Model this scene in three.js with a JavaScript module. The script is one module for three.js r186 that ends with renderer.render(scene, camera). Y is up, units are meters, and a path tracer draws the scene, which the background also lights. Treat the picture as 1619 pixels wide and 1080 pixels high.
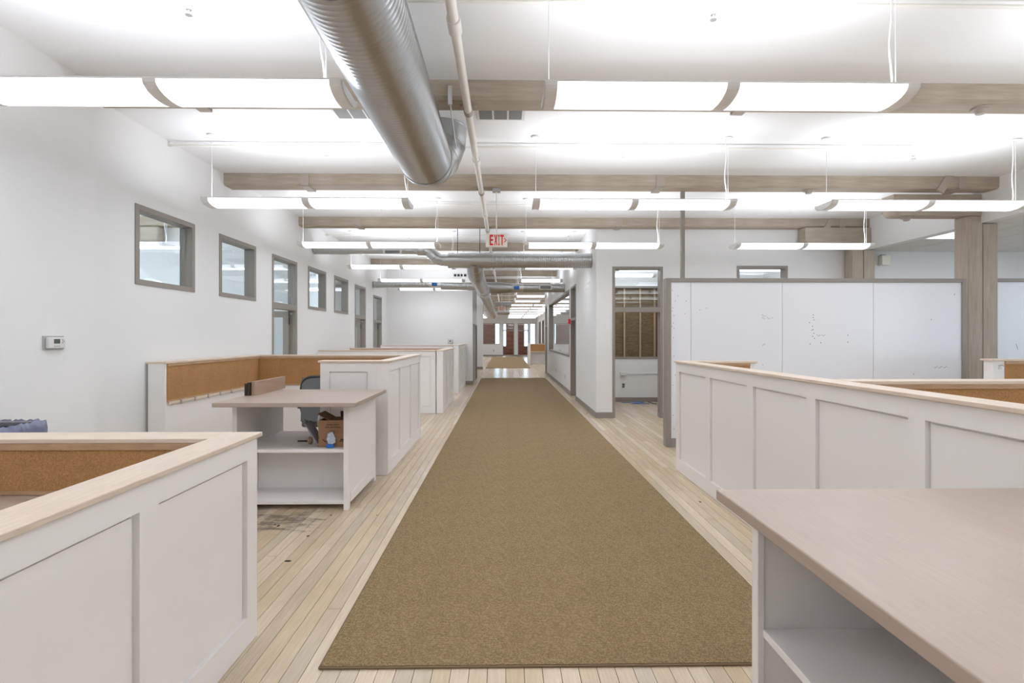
import * as THREE from 'three';
import { mergeGeometries } from 'three/addons/utils/BufferGeometryUtils.js';
import { RoundedBoxGeometry } from 'three/addons/geometries/RoundedBoxGeometry.js';
import { RectAreaLightUniformsLib } from 'three/addons/lights/RectAreaLightUniformsLib.js';
import { FontLoader } from 'three/addons/loaders/FontLoader.js';
import { TextGeometry } from 'three/addons/geometries/TextGeometry.js';

// ---------------------------------------------------------------- camera, sky, exposure
RectAreaLightUniformsLib.init();
const scene = new THREE.Scene();
const camera = new THREE.PerspectiveCamera(2 * Math.atan(540 / 800) * 180 / Math.PI, 1619 / 1080, 0.05, 200);
camera.position.set(0, 1.55, 0);
camera.rotation.set(0, -Math.atan(11.5 / 800), 0);
camera.setViewOffset(1619, 1080, 0, 7, 1619, 1080);          // lens shift: the horizon lies a little above the middle
scene.background = new THREE.Color().setRGB(3.6, 4.2, 4.9); // bright overcast sky outside the far windows
const renderer = new THREE.WebGLRenderer({ antialias: true });
renderer.toneMapping = THREE.LinearToneMapping;
renderer.toneMappingExposure = 1.21;
renderer.shadowMap.enabled = true;
const LAMP_DOWN = 4.4, LAMP_UP = 8.0, LAMP_GLOW = 1.6;       // luminance of the pendant lamps
const LAMP_COLOR = new THREE.Color().setRGB(0.935, 0.975, 1.055);

// ---------------------------------------------------------------- helpers
// coordinates: x right, y up, d = depth along the corridor (z = -d)
let seed = 20240611;
function rnd() { seed |= 0; seed = seed + 0x6D2B79F5 | 0; let t = Math.imul(seed ^ seed >>> 15, 1 | seed); t = t + Math.imul(t ^ t >>> 7, 61 | t) ^ t; return ((t ^ t >>> 14) >>> 0) / 4294967296; }
const used = new Map();
function numbered(n) { const k = used.get(n) ?? 0; used.set(n, k + 1); return k ? `${n}_${String(k).padStart(3, '0')}` : n; }
function metreUV(g, grain = 'x') {           // uv in metres, streaks along u
  if (g.index) g = g.toNonIndexed();
  const p = g.attributes.position, n = g.attributes.normal, uv = new Float32Array(p.count * 2);
  for (let i = 0; i < p.count; i++) {
    const x = p.getX(i), y = p.getY(i), z = p.getZ(i), ax = Math.abs(n.getX(i)), ay = Math.abs(n.getY(i)), az = Math.abs(n.getZ(i));
    let a, b;
    if (ay >= ax && ay >= az) [a, b] = grain === 'z' ? [z, x] : [x, z];
    else if (ax >= az) [a, b] = grain === 'y' ? [y, z] : [z, y];
    else [a, b] = grain === 'y' ? [y, x] : [x, y];
    uv[2 * i] = a; uv[2 * i + 1] = b;
  }
  g.setAttribute('uv', new THREE.BufferAttribute(uv, 2));
  return g;
}
function bx(x0, x1, y0, y1, d0, d1, grain) {
  const g = new THREE.BoxGeometry(Math.abs(x1 - x0), Math.abs(y1 - y0), Math.abs(d1 - d0));
  g.translate((x0 + x1) / 2, (y0 + y1) / 2, -(d0 + d1) / 2);
  return metreUV(g, grain);
}
function rbx(x0, x1, y0, y1, d0, d1, r = 0.004, grain) {
  const g = new RoundedBoxGeometry(Math.abs(x1 - x0), Math.abs(y1 - y0), Math.abs(d1 - d0), 1, r);
  g.translate((x0 + x1) / 2, (y0 + y1) / 2, -(d0 + d1) / 2);
  return metreUV(g, grain);
}
function cyl(r, a, b, seg = 12, r2 = r) {    // cylinder from point a to b, points as [x, y, d]
  const A = new THREE.Vector3(a[0], a[1], -a[2]), B = new THREE.Vector3(b[0], b[1], -b[2]), L = A.distanceTo(B);
  const g = new THREE.CylinderGeometry(r2, r, L, seg).toNonIndexed();
  g.applyQuaternion(new THREE.Quaternion().setFromUnitVectors(new THREE.Vector3(0, 1, 0), B.clone().sub(A).normalize()));
  g.translate((A.x + B.x) / 2, (A.y + B.y) / 2, (A.z + B.z) / 2);
  return g;
}
function tube(pts, r, seg = 24, rad = 10, smooth = true) {
  const v = pts.map(([x, y, d]) => new THREE.Vector3(x, y, -d));
  let c; if (smooth) c = new THREE.CatmullRomCurve3(v, false, 'centripetal'); else { c = new THREE.CurvePath(); for (let i = 1; i < v.length; i++) c.add(new THREE.LineCurve3(v[i - 1], v[i])); }
  return new THREE.TubeGeometry(c, seg, r, rad).toNonIndexed();
}
function clean(g) { g = g.index ? g.toNonIndexed() : g; for (const k of Object.keys(g.attributes)) if (!['position', 'normal', 'uv', 'color'].includes(k)) g.deleteAttribute(k); return g; }
function join(list) { list = (Array.isArray(list) ? list : [list]).map(clean); return list.length > 1 ? mergeGeometries(list, false) : list[0]; }
function mesh(name, geos, mat, parent = scene) {
  const g = join(geos);
  const m = new THREE.Mesh(g, mat); m.castShadow = m.receiveShadow = true;
  if (parent === scene) m.name = numbered(name); else m.name = name;
  parent.add(m);
  return m;
}
function tag(o, label, category, group, kind) { Object.assign(o.userData, { label, category }); if (group) o.userData.group = group; if (kind) o.userData.kind = kind; return o; }
function struct(o, label, category = 'wall') { Object.assign(o.userData, { kind: 'structure', label, category }); return o; }
function thing(name, label, category, [x, y, d] = [0, 0, 0], group) {
  const o = new THREE.Group(); o.name = numbered(name); o.position.set(x, y, -d); scene.add(o);
  tag(o, label, category, group, /partition/.test(name) ? 'thing' : undefined); return o;
}
function part(g, name, geos, mat, parent) {  // geometry given in world coordinates, moved into the group's frame
  const geo = join(geos); const p = g.position; geo.translate(-p.x, -p.y, -p.z);
  const m = new THREE.Mesh(geo, mat); m.name = name; m.castShadow = m.receiveShadow = true; (parent ?? g).add(m); return m;
}

// ---------------------------------------------------------------- textures and materials
function dataTex(w, h, fn, srgb = true) {
  const a = new Uint8Array(w * h * 4);
  for (let j = 0; j < h; j++) for (let i = 0; i < w; i++) { const c = fn(i, j); a.set([c[0], c[1], c[2], 255], (j * w + i) * 4); }
  const t = new THREE.DataTexture(a, w, h); t.wrapS = t.wrapT = THREE.RepeatWrapping; t.magFilter = THREE.LinearFilter; t.minFilter = THREE.LinearMipmapLinearFilter; t.generateMipmaps = true;
  if (srgb) t.colorSpace = THREE.SRGBColorSpace; t.needsUpdate = true; return t;
}
function vnoise(w, h, nx, ny) {              // tileable value noise on a w x h grid, nx by ny cells
  const g = Array.from({ length: nx * ny }, rnd), o = new Float32Array(w * h), s = (t) => t * t * (3 - 2 * t);
  for (let j = 0; j < h; j++) for (let i = 0; i < w; i++) {
    const x = i / w * nx, y = j / h * ny, x0 = Math.floor(x), y0 = Math.floor(y), fx = s(x - x0), fy = s(y - y0), x1 = (x0 + 1) % nx, y1 = (y0 + 1) % ny;
    o[j * w + i] = (g[y0 * nx + x0] * (1 - fx) + g[y0 * nx + x1] * fx) * (1 - fy) + (g[y1 * nx + x0] * (1 - fx) + g[y1 * nx + x1] * fx) * fy;
  }
  return o;
}
function grainTex(base, amp, size = 512, nx = 6, ny = 90) {
  const a = vnoise(size, size, nx, ny), b = vnoise(size, size, nx * 3, ny * 2), c = vnoise(size, size, 4, 8);
  return dataTex(size, size, (i, j) => { const k = j * size + i, v = (a[k] - 0.5) * 0.55 + (b[k] - 0.5) * 0.35 + (c[k] - 0.5) * 0.4; return base.map((q, n) => Math.max(0, Math.min(255, q + v * amp * (1 + n * 0.12)))); });
}
function rep(t, s) { const c = t.clone(); c.repeat.set(1 / s, 1 / s); c.needsUpdate = true; return c; }
const std = (o) => new THREE.MeshStandardMaterial(o);
const lin = (r, g, b) => new THREE.Color().setRGB(r, g, b);
const grainPale = grainTex([236, 230, 222], 34), grainMid = grainTex([225, 215, 203], 40), grainTimber = grainTex([222, 216, 208], 26, 512, 4, 60);
const speck = (() => { const a = vnoise(512, 512, 170, 170), b = vnoise(512, 512, 90, 90), c = vnoise(512, 512, 8, 8); return dataTex(512, 512, (i, j) => { const k = j * 512 + i, v = (a[k] - 0.5) * 30 + (b[k] - 0.5) * 18 + (c[k] - 0.5) * 8; return [Math.min(255, 184 + v), 142 + v * 0.85, 96 + v * 0.7]; }); })();
const weaveH = new Float32Array(512 * 512);
const rugTex = (() => {
  const n = 64, v = vnoise(512, 512, 220, 220), b = vnoise(512, 512, 9, 9), tone = Array.from({ length: n * n }, rnd);
  return dataTex(512, 512, (i, j) => {
    const cy = Math.floor(j / 512 * n), sh = (cy % 2) * 0.5, cx = Math.floor(((i / 512 * n) + sh)) % n, fx = ((i / 512 * n) + sh) % 1 - 0.5, fy = (j / 512 * n) % 1 - 0.5;
    const knob = Math.max(0, 1 - (fx * fx * 3.2 + fy * fy * 4.4)); weaveH[j * 512 + i] = knob;
    const t = (tone[cy * n + cx] - 0.5) * 34 + (v[j * 512 + i] - 0.5) * 38 + (b[j * 512 + i] - 0.5) * 6 + (knob - 0.6) * 42;
    return [159 + t, 134 + t * 0.94, 97 + t * 0.82];
  });
})();
const rugBump = dataTex(512, 512, (i, j) => { const v = 255 * weaveH[j * 512 + i]; return [v, v, v]; }, false);
const wallBump = (() => { const a = vnoise(256, 256, 60, 60), b = vnoise(256, 256, 12, 12); return dataTex(256, 256, (i, j) => { const v = 90 + 80 * a[j * 256 + i] + 60 * b[j * 256 + i]; return [v, v, v]; }, false); })();
const plyTex = (() => { const a = vnoise(512, 512, 3, 40), b = vnoise(512, 512, 8, 120), c = vnoise(512, 512, 4, 4); return dataTex(512, 512, (i, j) => { const k = (j * 512 + i), w = Math.sin(a[k] * 22 + c[k] * 9) * 12 + (b[k] - 0.5) * 22; return [148 + w, 122 + w, 88 + w * 0.8]; }); })();
const brickTex = dataTex(256, 256, (i, j) => { const r = Math.floor(j / 16), m = (j % 16) < 2 || ((i + (r % 2) * 21) % 42) < 2; const q = ((r * 37 + Math.floor((i + (r % 2) * 21) / 42) * 61) % 29) - 14; return m ? [142, 122, 110] : [122 + q, 74 + q * 0.7, 58 + q * 0.6]; });

const M = {};
M.wall = std({ color: lin(0.80, 0.79, 0.775), roughness: 0.85, bumpMap: rep(wallBump, 0.4), bumpScale: 0.0006 });
M.ceiling = std({ color: lin(0.86, 0.86, 0.86), roughness: 0.9 });
M.tile = std({ color: lin(0.72, 0.70, 0.68), roughness: 0.95, bumpMap: rep(wallBump, 0.15), bumpScale: 0.001 });
M.tbar = std({ color: lin(0.42, 0.40, 0.38), roughness: 0.6 });
M.taupe = std({ color: lin(0.285, 0.252, 0.222), roughness: 0.5 });
M.timber = std({ color: lin(0.59, 0.53, 0.455), map: rep(grainTimber, 0.9), roughness: 0.7, bumpMap: rep(wallBump, 0.3), bumpScale: 0.0015 });
M.strap = std({ color: lin(0.42, 0.362, 0.305), roughness: 0.55 });
M.dark = std({ color: lin(0.02, 0.018, 0.016), roughness: 0.6 });
M.white = std({ color: lin(0.88, 0.85, 0.825), roughness: 0.42, bumpMap: rep(wallBump, 0.25), bumpScale: 0.0003 });
M.cap = std({ color: lin(0.86, 0.735, 0.62), map: rep(grainTex([236, 231, 225], 20), 0.5), roughness: 0.38 });
M.capEdge = std({ color: lin(0.62, 0.43, 0.28), map: rep(grainMid, 0.5), roughness: 0.45 });
M.top = std({ color: lin(0.525, 0.43, 0.362), map: rep(grainTex([238, 234, 230], 13), 0.7), roughness: 0.32 });
M.cork = std({ color: lin(0.86, 0.80, 0.72), map: rep(speck, 0.6), roughness: 0.95 });
M.rug = std({ map: rep(rugTex, 0.5), bumpMap: rep(rugBump, 0.5), bumpScale: 0.003, roughness: 1 });
M.rugEdge = std({ color: lin(0.22, 0.15, 0.085), roughness: 1 });
M.whiteboard = std({ color: lin(0.80, 0.795, 0.815), roughness: 0.25 });
M.glass = new THREE.MeshPhysicalMaterial({ color: lin(0.945, 0.975, 0.985), transmission: 1, thickness: 0, roughness: 0.0, ior: 1.5 });
M.galv = std({ color: lin(0.52, 0.53, 0.535), metalness: 1, roughness: 0.34 });
M.galvBright = std({ color: lin(0.72, 0.73, 0.74), metalness: 1, roughness: 0.38 });
M.pipe = std({ color: lin(0.80, 0.77, 0.71), roughness: 0.35 });
M.steel = std({ color: lin(0.55, 0.55, 0.56), metalness: 1, roughness: 0.35 });
M.lampMetal = std({ color: lin(0.88, 0.87, 0.86), roughness: 0.45 });
M.lampWhite = std({ color: lin(0.8, 0.8, 0.8), roughness: 0.5 });
M.lens = std({ color: lin(0.9, 0.9, 0.9), roughness: 0.5, emissive: LAMP_COLOR, emissiveIntensity: LAMP_GLOW });
M.plastic = std({ color: lin(0.72, 0.71, 0.69), roughness: 0.45 });
M.plasticGrey = std({ color: lin(0.42, 0.42, 0.42), roughness: 0.5 });
M.lcd = std({ color: lin(0.09, 0.11, 0.09), roughness: 0.2 });
M.red = std({ color: lin(0.80, 0.012, 0.03), roughness: 0.5 });
M.sign = std({ color: lin(0.86, 0.84, 0.74), roughness: 0.5 });
M.blue = std({ color: lin(0.02, 0.16, 0.55), roughness: 0.5 });
M.black = std({ color: lin(0.025, 0.025, 0.028), roughness: 0.5 });
M.meshGrey = std({ color: lin(0.16, 0.17, 0.17), roughness: 0.8 });
M.chairGrey = std({ color: lin(0.30, 0.31, 0.31), roughness: 0.45 });
M.tan = std({ color: lin(0.47, 0.33, 0.25), map: rep(grainPale, 0.6), roughness: 0.5 });
M.darkwood = std({ color: lin(0.06, 0.04, 0.03), map: rep(grainMid, 0.5), roughness: 0.5 });
M.cardboard = std({ color: lin(0.43, 0.27, 0.17), roughness: 0.9 });
M.cardDark = std({ color: lin(0.16, 0.09, 0.055), roughness: 0.9 });
M.ply = std({ map: rep(plyTex, 1.2), color: lin(0.50, 0.52, 0.50), roughness: 0.8 });
M.stud = std({ color: lin(0.36, 0.26, 0.16), roughness: 0.8 });
M.brick = std({ map: rep(brickTex, 1.6), roughness: 0.9 });
M.slab = std({ color: lin(0.52, 0.44, 0.32), map: rep(grainPale, 0.8), roughness: 0.3 });
M.joint = std({ color: lin(0.10, 0.075, 0.05), roughness: 0.9 });
M.grille = std({ color: lin(0.20, 0.20, 0.20), roughness: 0.6 });
M.bin = std({ color: lin(0.17, 0.17, 0.18), roughness: 0.45 });
M.liner = new THREE.MeshPhysicalMaterial({ color: lin(0.24, 0.26, 0.38), roughness: 0.2, transmission: 0.25, thickness: 0 });

// ---------------------------------------------------------------- floor: slab, boards
const CEIL = 3.78, XL = -3.82, XLN = -3.61, XR = 6.87;
const floor = mesh('floor', [bx(-9.4, 12.4, -0.12, -0.014, -4.4, 47)], M.joint); struct(floor, 'pale whitewashed strip wood floor running down the corridor', 'floor');
mesh('board_field', [bx(-9.2, XL, -0.014, 0, -4.2, 46.6, 'z'), bx(8.2, 12.2, -0.014, 0, -4.2, 46.6, 'z'), bx(XL, 8.2, -0.014, 0, -4.2, 0.4, 'z'), bx(XL, 8.2, -0.014, 0, 42, 46.6, 'z')], M.slab, floor).userData.kind = 'stuff';
{
  const tones = [[0.74, 0.62, 0.45], [0.78, 0.67, 0.51], [0.69, 0.575, 0.42], [0.72, 0.585, 0.415], [0.80, 0.70, 0.545], [0.67, 0.58, 0.455]];
  const base = { map: rep(grainTex([236, 231, 224], 22), 0.8), roughness: 0.22, bumpMap: rep(wallBump, 0.5), bumpScale: 0.0004 };
  const mats = tones.map((c) => std({ ...base, color: lin(...c) }));
  const rest = [], list = [], W = 0.085, lens = [0.8, 1.2, 1.7, 2.2, 2.7, 3.2];
  const shapes = lens.map((L, i) => { const g = new THREE.BoxGeometry(W - 0.0028, 0.014, L - 0.0028); g.translate(0, -0.007, 0); const q = metreUV(g, 'z'); const u = q.attributes.uv; for (let k = 0; k < u.count; k++) u.setXY(k, u.getX(k) + i * 0.37, u.getY(k) + i * 0.217); return q; });
  for (let r = 0, x = XL + W / 2; x < 8.2; x += W, r++) {
    let d = 0.4;
    while (d < 42) {
      const k = Math.floor(rnd() * 6), L = lens[k], t = Math.floor(rnd() * 6), c = d + L / 2;
      if (d > 0.35 && d + L < 42.2) {
        const seen = (x > -1.38 && x < -0.83 && c < 9) || (x > 1.46 && x < 2.02 && c < 9.6) || (x > -1.0 && x < 1.3 && c < 2.6 && d + L > 2.2) || (x > -2.5 && x < -1.3 && c > 3.0 && c < 4.9) || (x > 2.0 && x < 3.1 && c > 7.2 && c < 12);
        list.push({ x, c, k, t, seen });
      }
      d += L;
    }
  }
  const show = list.filter((p) => p.seen).sort((a, b) => a.c - b.c).slice(0, 300); const set = new Set(show);
  for (const p of show) { const m = new THREE.Mesh(shapes[p.k], mats[p.t]); m.name = 'floor_board'; m.position.set(p.x, 0, -p.c); m.castShadow = m.receiveShadow = true; floor.add(m); }
  for (const p of list) if (!set.has(p)) {
    const g = shapes[p.k].clone(); g.translate(p.x, 0, -p.c); const n = g.attributes.position.count, col = new Float32Array(n * 3);
    for (let i = 0; i < n; i++) col.set(tones[p.t], i * 3);
    g.setAttribute('color', new THREE.BufferAttribute(col, 3)); const u = g.attributes.uv, o = rnd() * 3; for (let i = 0; i < n; i++) u.setXY(i, u.getX(i) + o, u.getY(i) + o * 0.7); rest.push(g);
  }
  mesh('board_field', rest, std({ ...base, color: 0xffffff, vertexColors: true }), floor).userData.kind = 'stuff';
}

// ---------------------------------------------------------------- ceilings
struct(mesh('ceiling', [bx(-9.4, XR + 0.15, CEIL, CEIL + 0.2, -4.4, 47)], M.ceiling), 'flat white plaster ceiling between brown timber beams', 'ceiling');
{
  const low = mesh('ceiling_low', [bx(XR + 0.15, 12.2, 3.24, 3.98, -4.2, 9.66), bx(XR + 0.15, 12.2, 3.215, 3.24, -4.2, 0.38), bx(XR + 0.15, XR + 1.38, 3.215, 3.24, 0.38, 5.4), bx(XR + 2.0, 12.2, 3.215, 3.24, 0.38, 5.4), bx(XR + 1.38, XR + 2.0, 3.215, 3.24, 1.0, 2.79), bx(XR + 1.38, XR + 2.0, 3.215, 3.24, 3.4, 5.4)], M.tbar);
  struct(low, 'suspended acoustic tile ceiling lower than the main ceiling beside the timber columns', 'ceiling');
  for (let i = 0; i < 8; i++) for (let j = 0; j < 7; j++) {
    const x = XR + 0.16 + i * 0.61, d = 5.42 + j * 0.605; if (x > 12) continue;
    if ([[0, 4], [2, 1], [3, 4], [5, 2]].some(([a, b]) => a === i && b === j)) continue;
    mesh('ceiling_tile', [bx(x + 0.008, x + 0.602, 3.203, 3.24, d + 0.008, d + 0.597)], M.tile, low);
  }
  const panel = (x0, d0, label) => {
    const t = thing('ceiling_panel_light', label, 'light', [x0 + 0.305, 3.24, d0 + 0.3], 'panel lights');
    part(t, 'frame', [bx(x0 + 0.008, x0 + 0.03, 3.2, 3.238, d0, d0 + 0.58), bx(x0 + 0.58, x0 + 0.602, 3.2, 3.238, d0, d0 + 0.58), bx(x0 + 0.03, x0 + 0.58, 3.2, 3.238, d0, d0 + 0.022), bx(x0 + 0.03, x0 + 0.58, 3.2, 3.238, d0 + 0.558, d0 + 0.58)], M.lampWhite);
    part(t, 'diffuser', [bx(x0 + 0.03, x0 + 0.58, 3.21, 3.225, d0 + 0.022, d0 + 0.558)], M.lens);
    const L = new THREE.RectAreaLight(LAMP_COLOR, LAMP_DOWN * 1.6, 0.55, 0.53); L.rotation.x = -Math.PI / 2; L.position.y = -0.045; L.castShadow = true; t.add(L);
  };
  panel(XR + 0.16, 7.85, 'square recessed panel light glowing in the suspended tile ceiling beside the timber column');
  for (const [i, j, l] of [[2, 1, 'third'], [3, 4, 'second'], [5, 2, 'fourth']]) panel(XR + 0.16 + i * 0.61, 5.43 + j * 0.605, `square recessed panel light, ${l} across the suspended tile ceiling`);
  for (const d of [0.4, 2.8]) panel(XR + 1.38, d, 'square recessed panel light in the suspended ceiling over the near right desks');
  struct(mesh('trim_1', [bx(XR, XR + 0.15, 3.2, CEIL, -4.2, 9.66)], M.wall), 'white fascia wall stepping down from the main ceiling to the tile ceiling', 'fascia');
}

// ---------------------------------------------------------------- walls with openings
function wallGeo(along, a, b, u0, u1, h, holes = []) {       // a..b thickness range; holes: [u0, u1, y0, y1]
  const out = [], put = (p, q, y0, y1) => { if (q - p > 1e-4 && y1 - y0 > 1e-4) out.push(along === 'd' ? bx(a, b, y0, y1, p, q) : bx(p, q, y0, y1, a, b)); };
  let c = u0;
  for (const [p, q, y0, y1] of [...holes].sort((m, n) => m[0] - n[0])) { put(c, p, 0, h); put(p, q, 0, y0); put(p, q, y1, h); c = q; }
  put(c, u1, 0, h); return out;
}
const T = 0.13;
const leftWin = [[5.28, 6.28], [6.82, 7.81], [9.88, 10.86], [11.38, 12.38]], leftDoor = [[8.36, 9.35, 2.92], [12.95, 13.93, 2.9], [14.75, 15.75, 2.78]];
const leftHoles = [...leftWin.map(([a, b]) => [a, b, 2.1, 2.935]), ...leftDoor.map(([a, b, h]) => [a, b, 0, h])];
struct(mesh('wall_left', [...wallGeo('d', XL - T, XL, 4.53, 16.7, CEIL, leftHoles)], M.wall), 'white office wall with interior windows along the cubicles');
struct(mesh('wall_left_near', [bx(XL - T, XLN, 0, CEIL, -4.2, 4.53)], M.wall), 'white wall stepping forward beside the thermostat');
struct(mesh('wall_back', [bx(XL - T, 12.2, 0, CEIL, -4.4, -4.2)], M.wall), 'white wall closing the office behind the viewer');
struct(mesh('wall_far_left', wallGeo('x', 16.5, 16.7, XL, -1.05, CEIL), M.wall), 'blank white wall behind the last cubicles');
struct(mesh('wall_corridor_left', wallGeo('d', -1.25, -1.05, 16.7, 19.1, CEIL, [[16.75, 18.95, 0, 2.0]]), M.wall), 'white corridor wall around the grey double door');
struct(mesh('wall_recess', [bx(-6.2, -1.05, 0, CEIL, 24.4, 24.6), bx(-6.2, -6.0, 0, CEIL, 16.7, 24.4), bx(-6.2, -1.25, 0, CEIL, 19.1, 19.3), bx(-6.2, -6, 0, CEIL, 24.6, 41.3)], M.wall), 'white wall end at the opening into the far room');
const corHoles = [[12.39, 13.37, 0, 2.86], [13.62, 19.9, 1.01, 2.84], [20.85, 21.75, 0, 2.86]];
struct(mesh('wall_corridor_right', wallGeo('d', 1.75, 1.9, 9.81, 22, CEIL, corHoles), M.wall), 'white corridor wall with long window and dark doorways');
const midHoles = [[2.06, 3.03, 0, 2.9], [4.46, 5.44, 0, 2.92]];
struct(mesh('wall_middle', wallGeo('x', 9.66, 9.81, 1.75, 12.2, CEIL, midHoles), M.wall), 'white cross wall with taupe framed doorways behind the whiteboard');
struct(mesh('wall_right', wallGeo('d', 12.2, 12.4, -4.4, 9.81, CEIL, [[-3.4, -0.6, 0.9, 3.0], [0.4, 3.2, 0.9, 3.0], [4.2, 7.0, 0.9, 3.0]]), M.wall), 'white wall at the far right of the open office');
struct(mesh('wall_rooms', [...wallGeo('x', 12.05, 12.2, 1.9, 6.2, CEIL, [[2.0, 3.72, 1.03, 2.77]]), bx(6.2, 6.4, 0, CEIL, 9.81, 22), bx(3.75, 3.87, 0, CEIL, 9.81, 12.05), bx(1.9, 6.2, 0, CEIL, 21.85, 22), bx(1.9, 2.75, 0, CEIL, 22, 22.15)], M.wall), 'white walls of the small rooms beyond the cross wall');
struct(mesh('wall_far_right', wallGeo('d', 2.6, 2.75, 22.15, 41.3, CEIL, [[29.5, 32, 0.9, 2.7], [33.2, 35.2, 0.9, 2.7], [36.2, 38.6, 0.9, 2.7]]), M.wall), 'white side wall of the far room');
const farHoles = [[-1.8, -0.41, 0.96, 2.68], [-0.15, 0.77, 0, 2.66], [1.07, 1.92, 0, 2.66], [2.06, 2.52, 0.96, 2.68]];
struct(mesh('wall_far', wallGeo('x', 41.3, 41.45, -6.2, 2.75, CEIL, farHoles), M.wall), 'white end wall with glazed doors looking onto brick');
struct(mesh('wall_brick', wallGeo('x', 44.2, 44.5, -9.2, 6.4, CEIL, [[-3.6, -2.4, 0.7, 3.2], [-0.88, 0.17, 0.7, 3.2], [1.65, 2.8, 0.7, 3.2]]), M.brick), 'old red brick wall with tall windows beyond the end wall');
struct(mesh('wall_outer', [...wallGeo('d', -9.4, -9.2, -4.4, 44.5, CEIL, [0, 1, 2, 3, 4, 5].map((k) => [3.2 + k * 2.5, 5.4 + k * 2.5, 0.8, 3.6])), bx(-9.2, XL - T, 0, CEIL, 1.6, 1.8), bx(-9.2, XL - T, 0, CEIL, 9.71, 9.82), bx(-9.2, -6.2, 0, CEIL, 18.6, 18.8), bx(6.4, 6.6, 0, CEIL, 22, 44.5), bx(2.75, 6.4, 0, CEIL, 22, 22.15)], M.wall), 'outer wall of the offices with daylight windows');

// window and door frames
let wn = 1, dn = 1;
function frameGeo(along, a, b, u0, u1, y0, y1, w, sill = true, over = 0.012) {  // frame bars lining an opening
  const P = (p, q, m, n) => along === 'd' ? bx(a - over, b + over, m, n, p, q, 'y') : bx(p, q, m, n, a - over, b + over, 'y');
  const o = [P(u0, u0 + w, y0, y1), P(u1 - w, u1, y0, y1), P(u0 + w, u1 - w, y1 - w, y1)]; if (sill) o.push(P(u0 + w, u1 - w, y0, y0 + w)); return o;
}
function winUnit(along, a, b, u0, u1, y0, y1, label, w = 0.055) {
  const g = new THREE.Group(); g.name = `window_${wn++}`; scene.add(g); g.position.set(along === 'd' ? (a + b) / 2 : (u0 + u1) / 2, y0, -(along === 'd' ? (u0 + u1) / 2 : (a + b) / 2)); struct(g, label, 'window');
  part(g, 'window_frame', frameGeo(along, a, b, u0, u1, y0, y1, w), M.taupe);
  const m = (a + b) / 2, P = along === 'd' ? bx(m - 0.003, m + 0.003, y0 + w, y1 - w, u0 + w, u1 - w) : bx(u0 + w, u1 - w, y0 + w, y1 - w, m - 0.003, m + 0.003);
  part(g, 'pane', [P], M.glass); return g;
}
function doorUnit(along, a, b, u0, u1, h, label, { bar = [2.03, 2.12], w = 0.05, transom = true } = {}) {
  const g = new THREE.Group(); g.name = `door_${dn++}`; scene.add(g); g.position.set(along === 'd' ? (a + b) / 2 : (u0 + u1) / 2, 0, -(along === 'd' ? (u0 + u1) / 2 : (a + b) / 2)); struct(g, label, 'door');
  part(g, 'door_frame', frameGeo(along, a, b, u0, u1, 0, h, w, false), M.taupe);
  if (transom) {
    part(g, 'transom_bar', [along === 'd' ? bx(a - 0.012, b + 0.012, bar[0], bar[1], u0 + w, u1 - w) : bx(u0 + w, u1 - w, bar[0], bar[1], a - 0.012, b + 0.012)], M.taupe);
    const m = (a + b) / 2; part(g, 'transom_pane', [along === 'd' ? bx(m - 0.003, m + 0.003, bar[1], h - w, u0 + w, u1 - w) : bx(u0 + w, u1 - w, bar[1], h - w, m - 0.003, m + 0.003)], M.glass);
  }
  return g;
}
leftWin.forEach(([a, b], i) => winUnit('d', XL - T, XL, a, b, 2.1, 2.935, ['square taupe framed interior window beside the wall step', 'second taupe framed interior window, before the first glazed office door', 'taupe framed interior window just after the first glazed office door', 'taupe framed interior window just before the second office door'][i]));
leftDoor.forEach(([a, b, h], i) => {
  const g = doorUnit('d', XL - T, XL, a, b, h, ['taupe framed office door with transom between interior windows', 'second taupe framed office door with transom', 'lower taupe framed office door beside the blank end wall'][i], { bar: i < 2 ? [2.03, 2.13] : [1.98, 2.06] });
  // glazed leaf standing open into the office, hinged at the far jamb
  const y1 = (i < 2 ? 2.03 : 1.98) - 0.01, e = b - 0.055, x0 = XL - T - 0.9, x1 = XL - T + 0.02;
  part(g, 'door_leaf', [bx(x0, x0 + 0.1, 0.01, y1, e - 0.045, e), bx(x1 - 0.1, x1, 0.01, y1, e - 0.045, e), bx(x0 + 0.1, x1 - 0.1, y1 - 0.11, y1, e - 0.045, e), bx(x0 + 0.1, x1 - 0.1, 0.01, 0.25, e - 0.045, e)], M.taupe);
  part(g, 'leaf_pane', [bx(x0 + 0.1, x1 - 0.1, 0.25, y1 - 0.11, e - 0.026, e - 0.02)], M.glass);
  part(g, 'hinge', [cyl(0.012, [x1 + 0.015, 1.78, e - 0.05], [x1 + 0.015, 1.9, e - 0.05], 8)], M.black);
  part(g, 'strike_plate', [bx(XL - 0.1, XL - 0.06, 1.96, 1.995, e - 0.006, e + 0.004)], M.steel);
});
doorUnit('x', 9.66, 9.81, 2.06, 3.03, 2.9, 'taupe framed open doorway with glass transom left of the whiteboard');
doorUnit('x', 9.66, 9.81, 4.46, 5.44, 2.92, 'taupe framed doorway mostly hidden behind the whiteboard');
doorUnit('d', 1.75, 1.9, 12.39, 13.37, 2.86, 'dark open doorway in the corridor wall beside the long window', { bar: [1.98, 2.04] });
winUnit('d', 1.75, 1.9, 13.62, 19.9, 1.01, 2.84, 'long glazed corridor window mirroring the ceiling lamps', 0.06);
doorUnit('d', 1.75, 1.9, 20.85, 21.75, 2.86, 'far open doorway at the end of the corridor window', { bar: [1.98, 2.04] });
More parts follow.
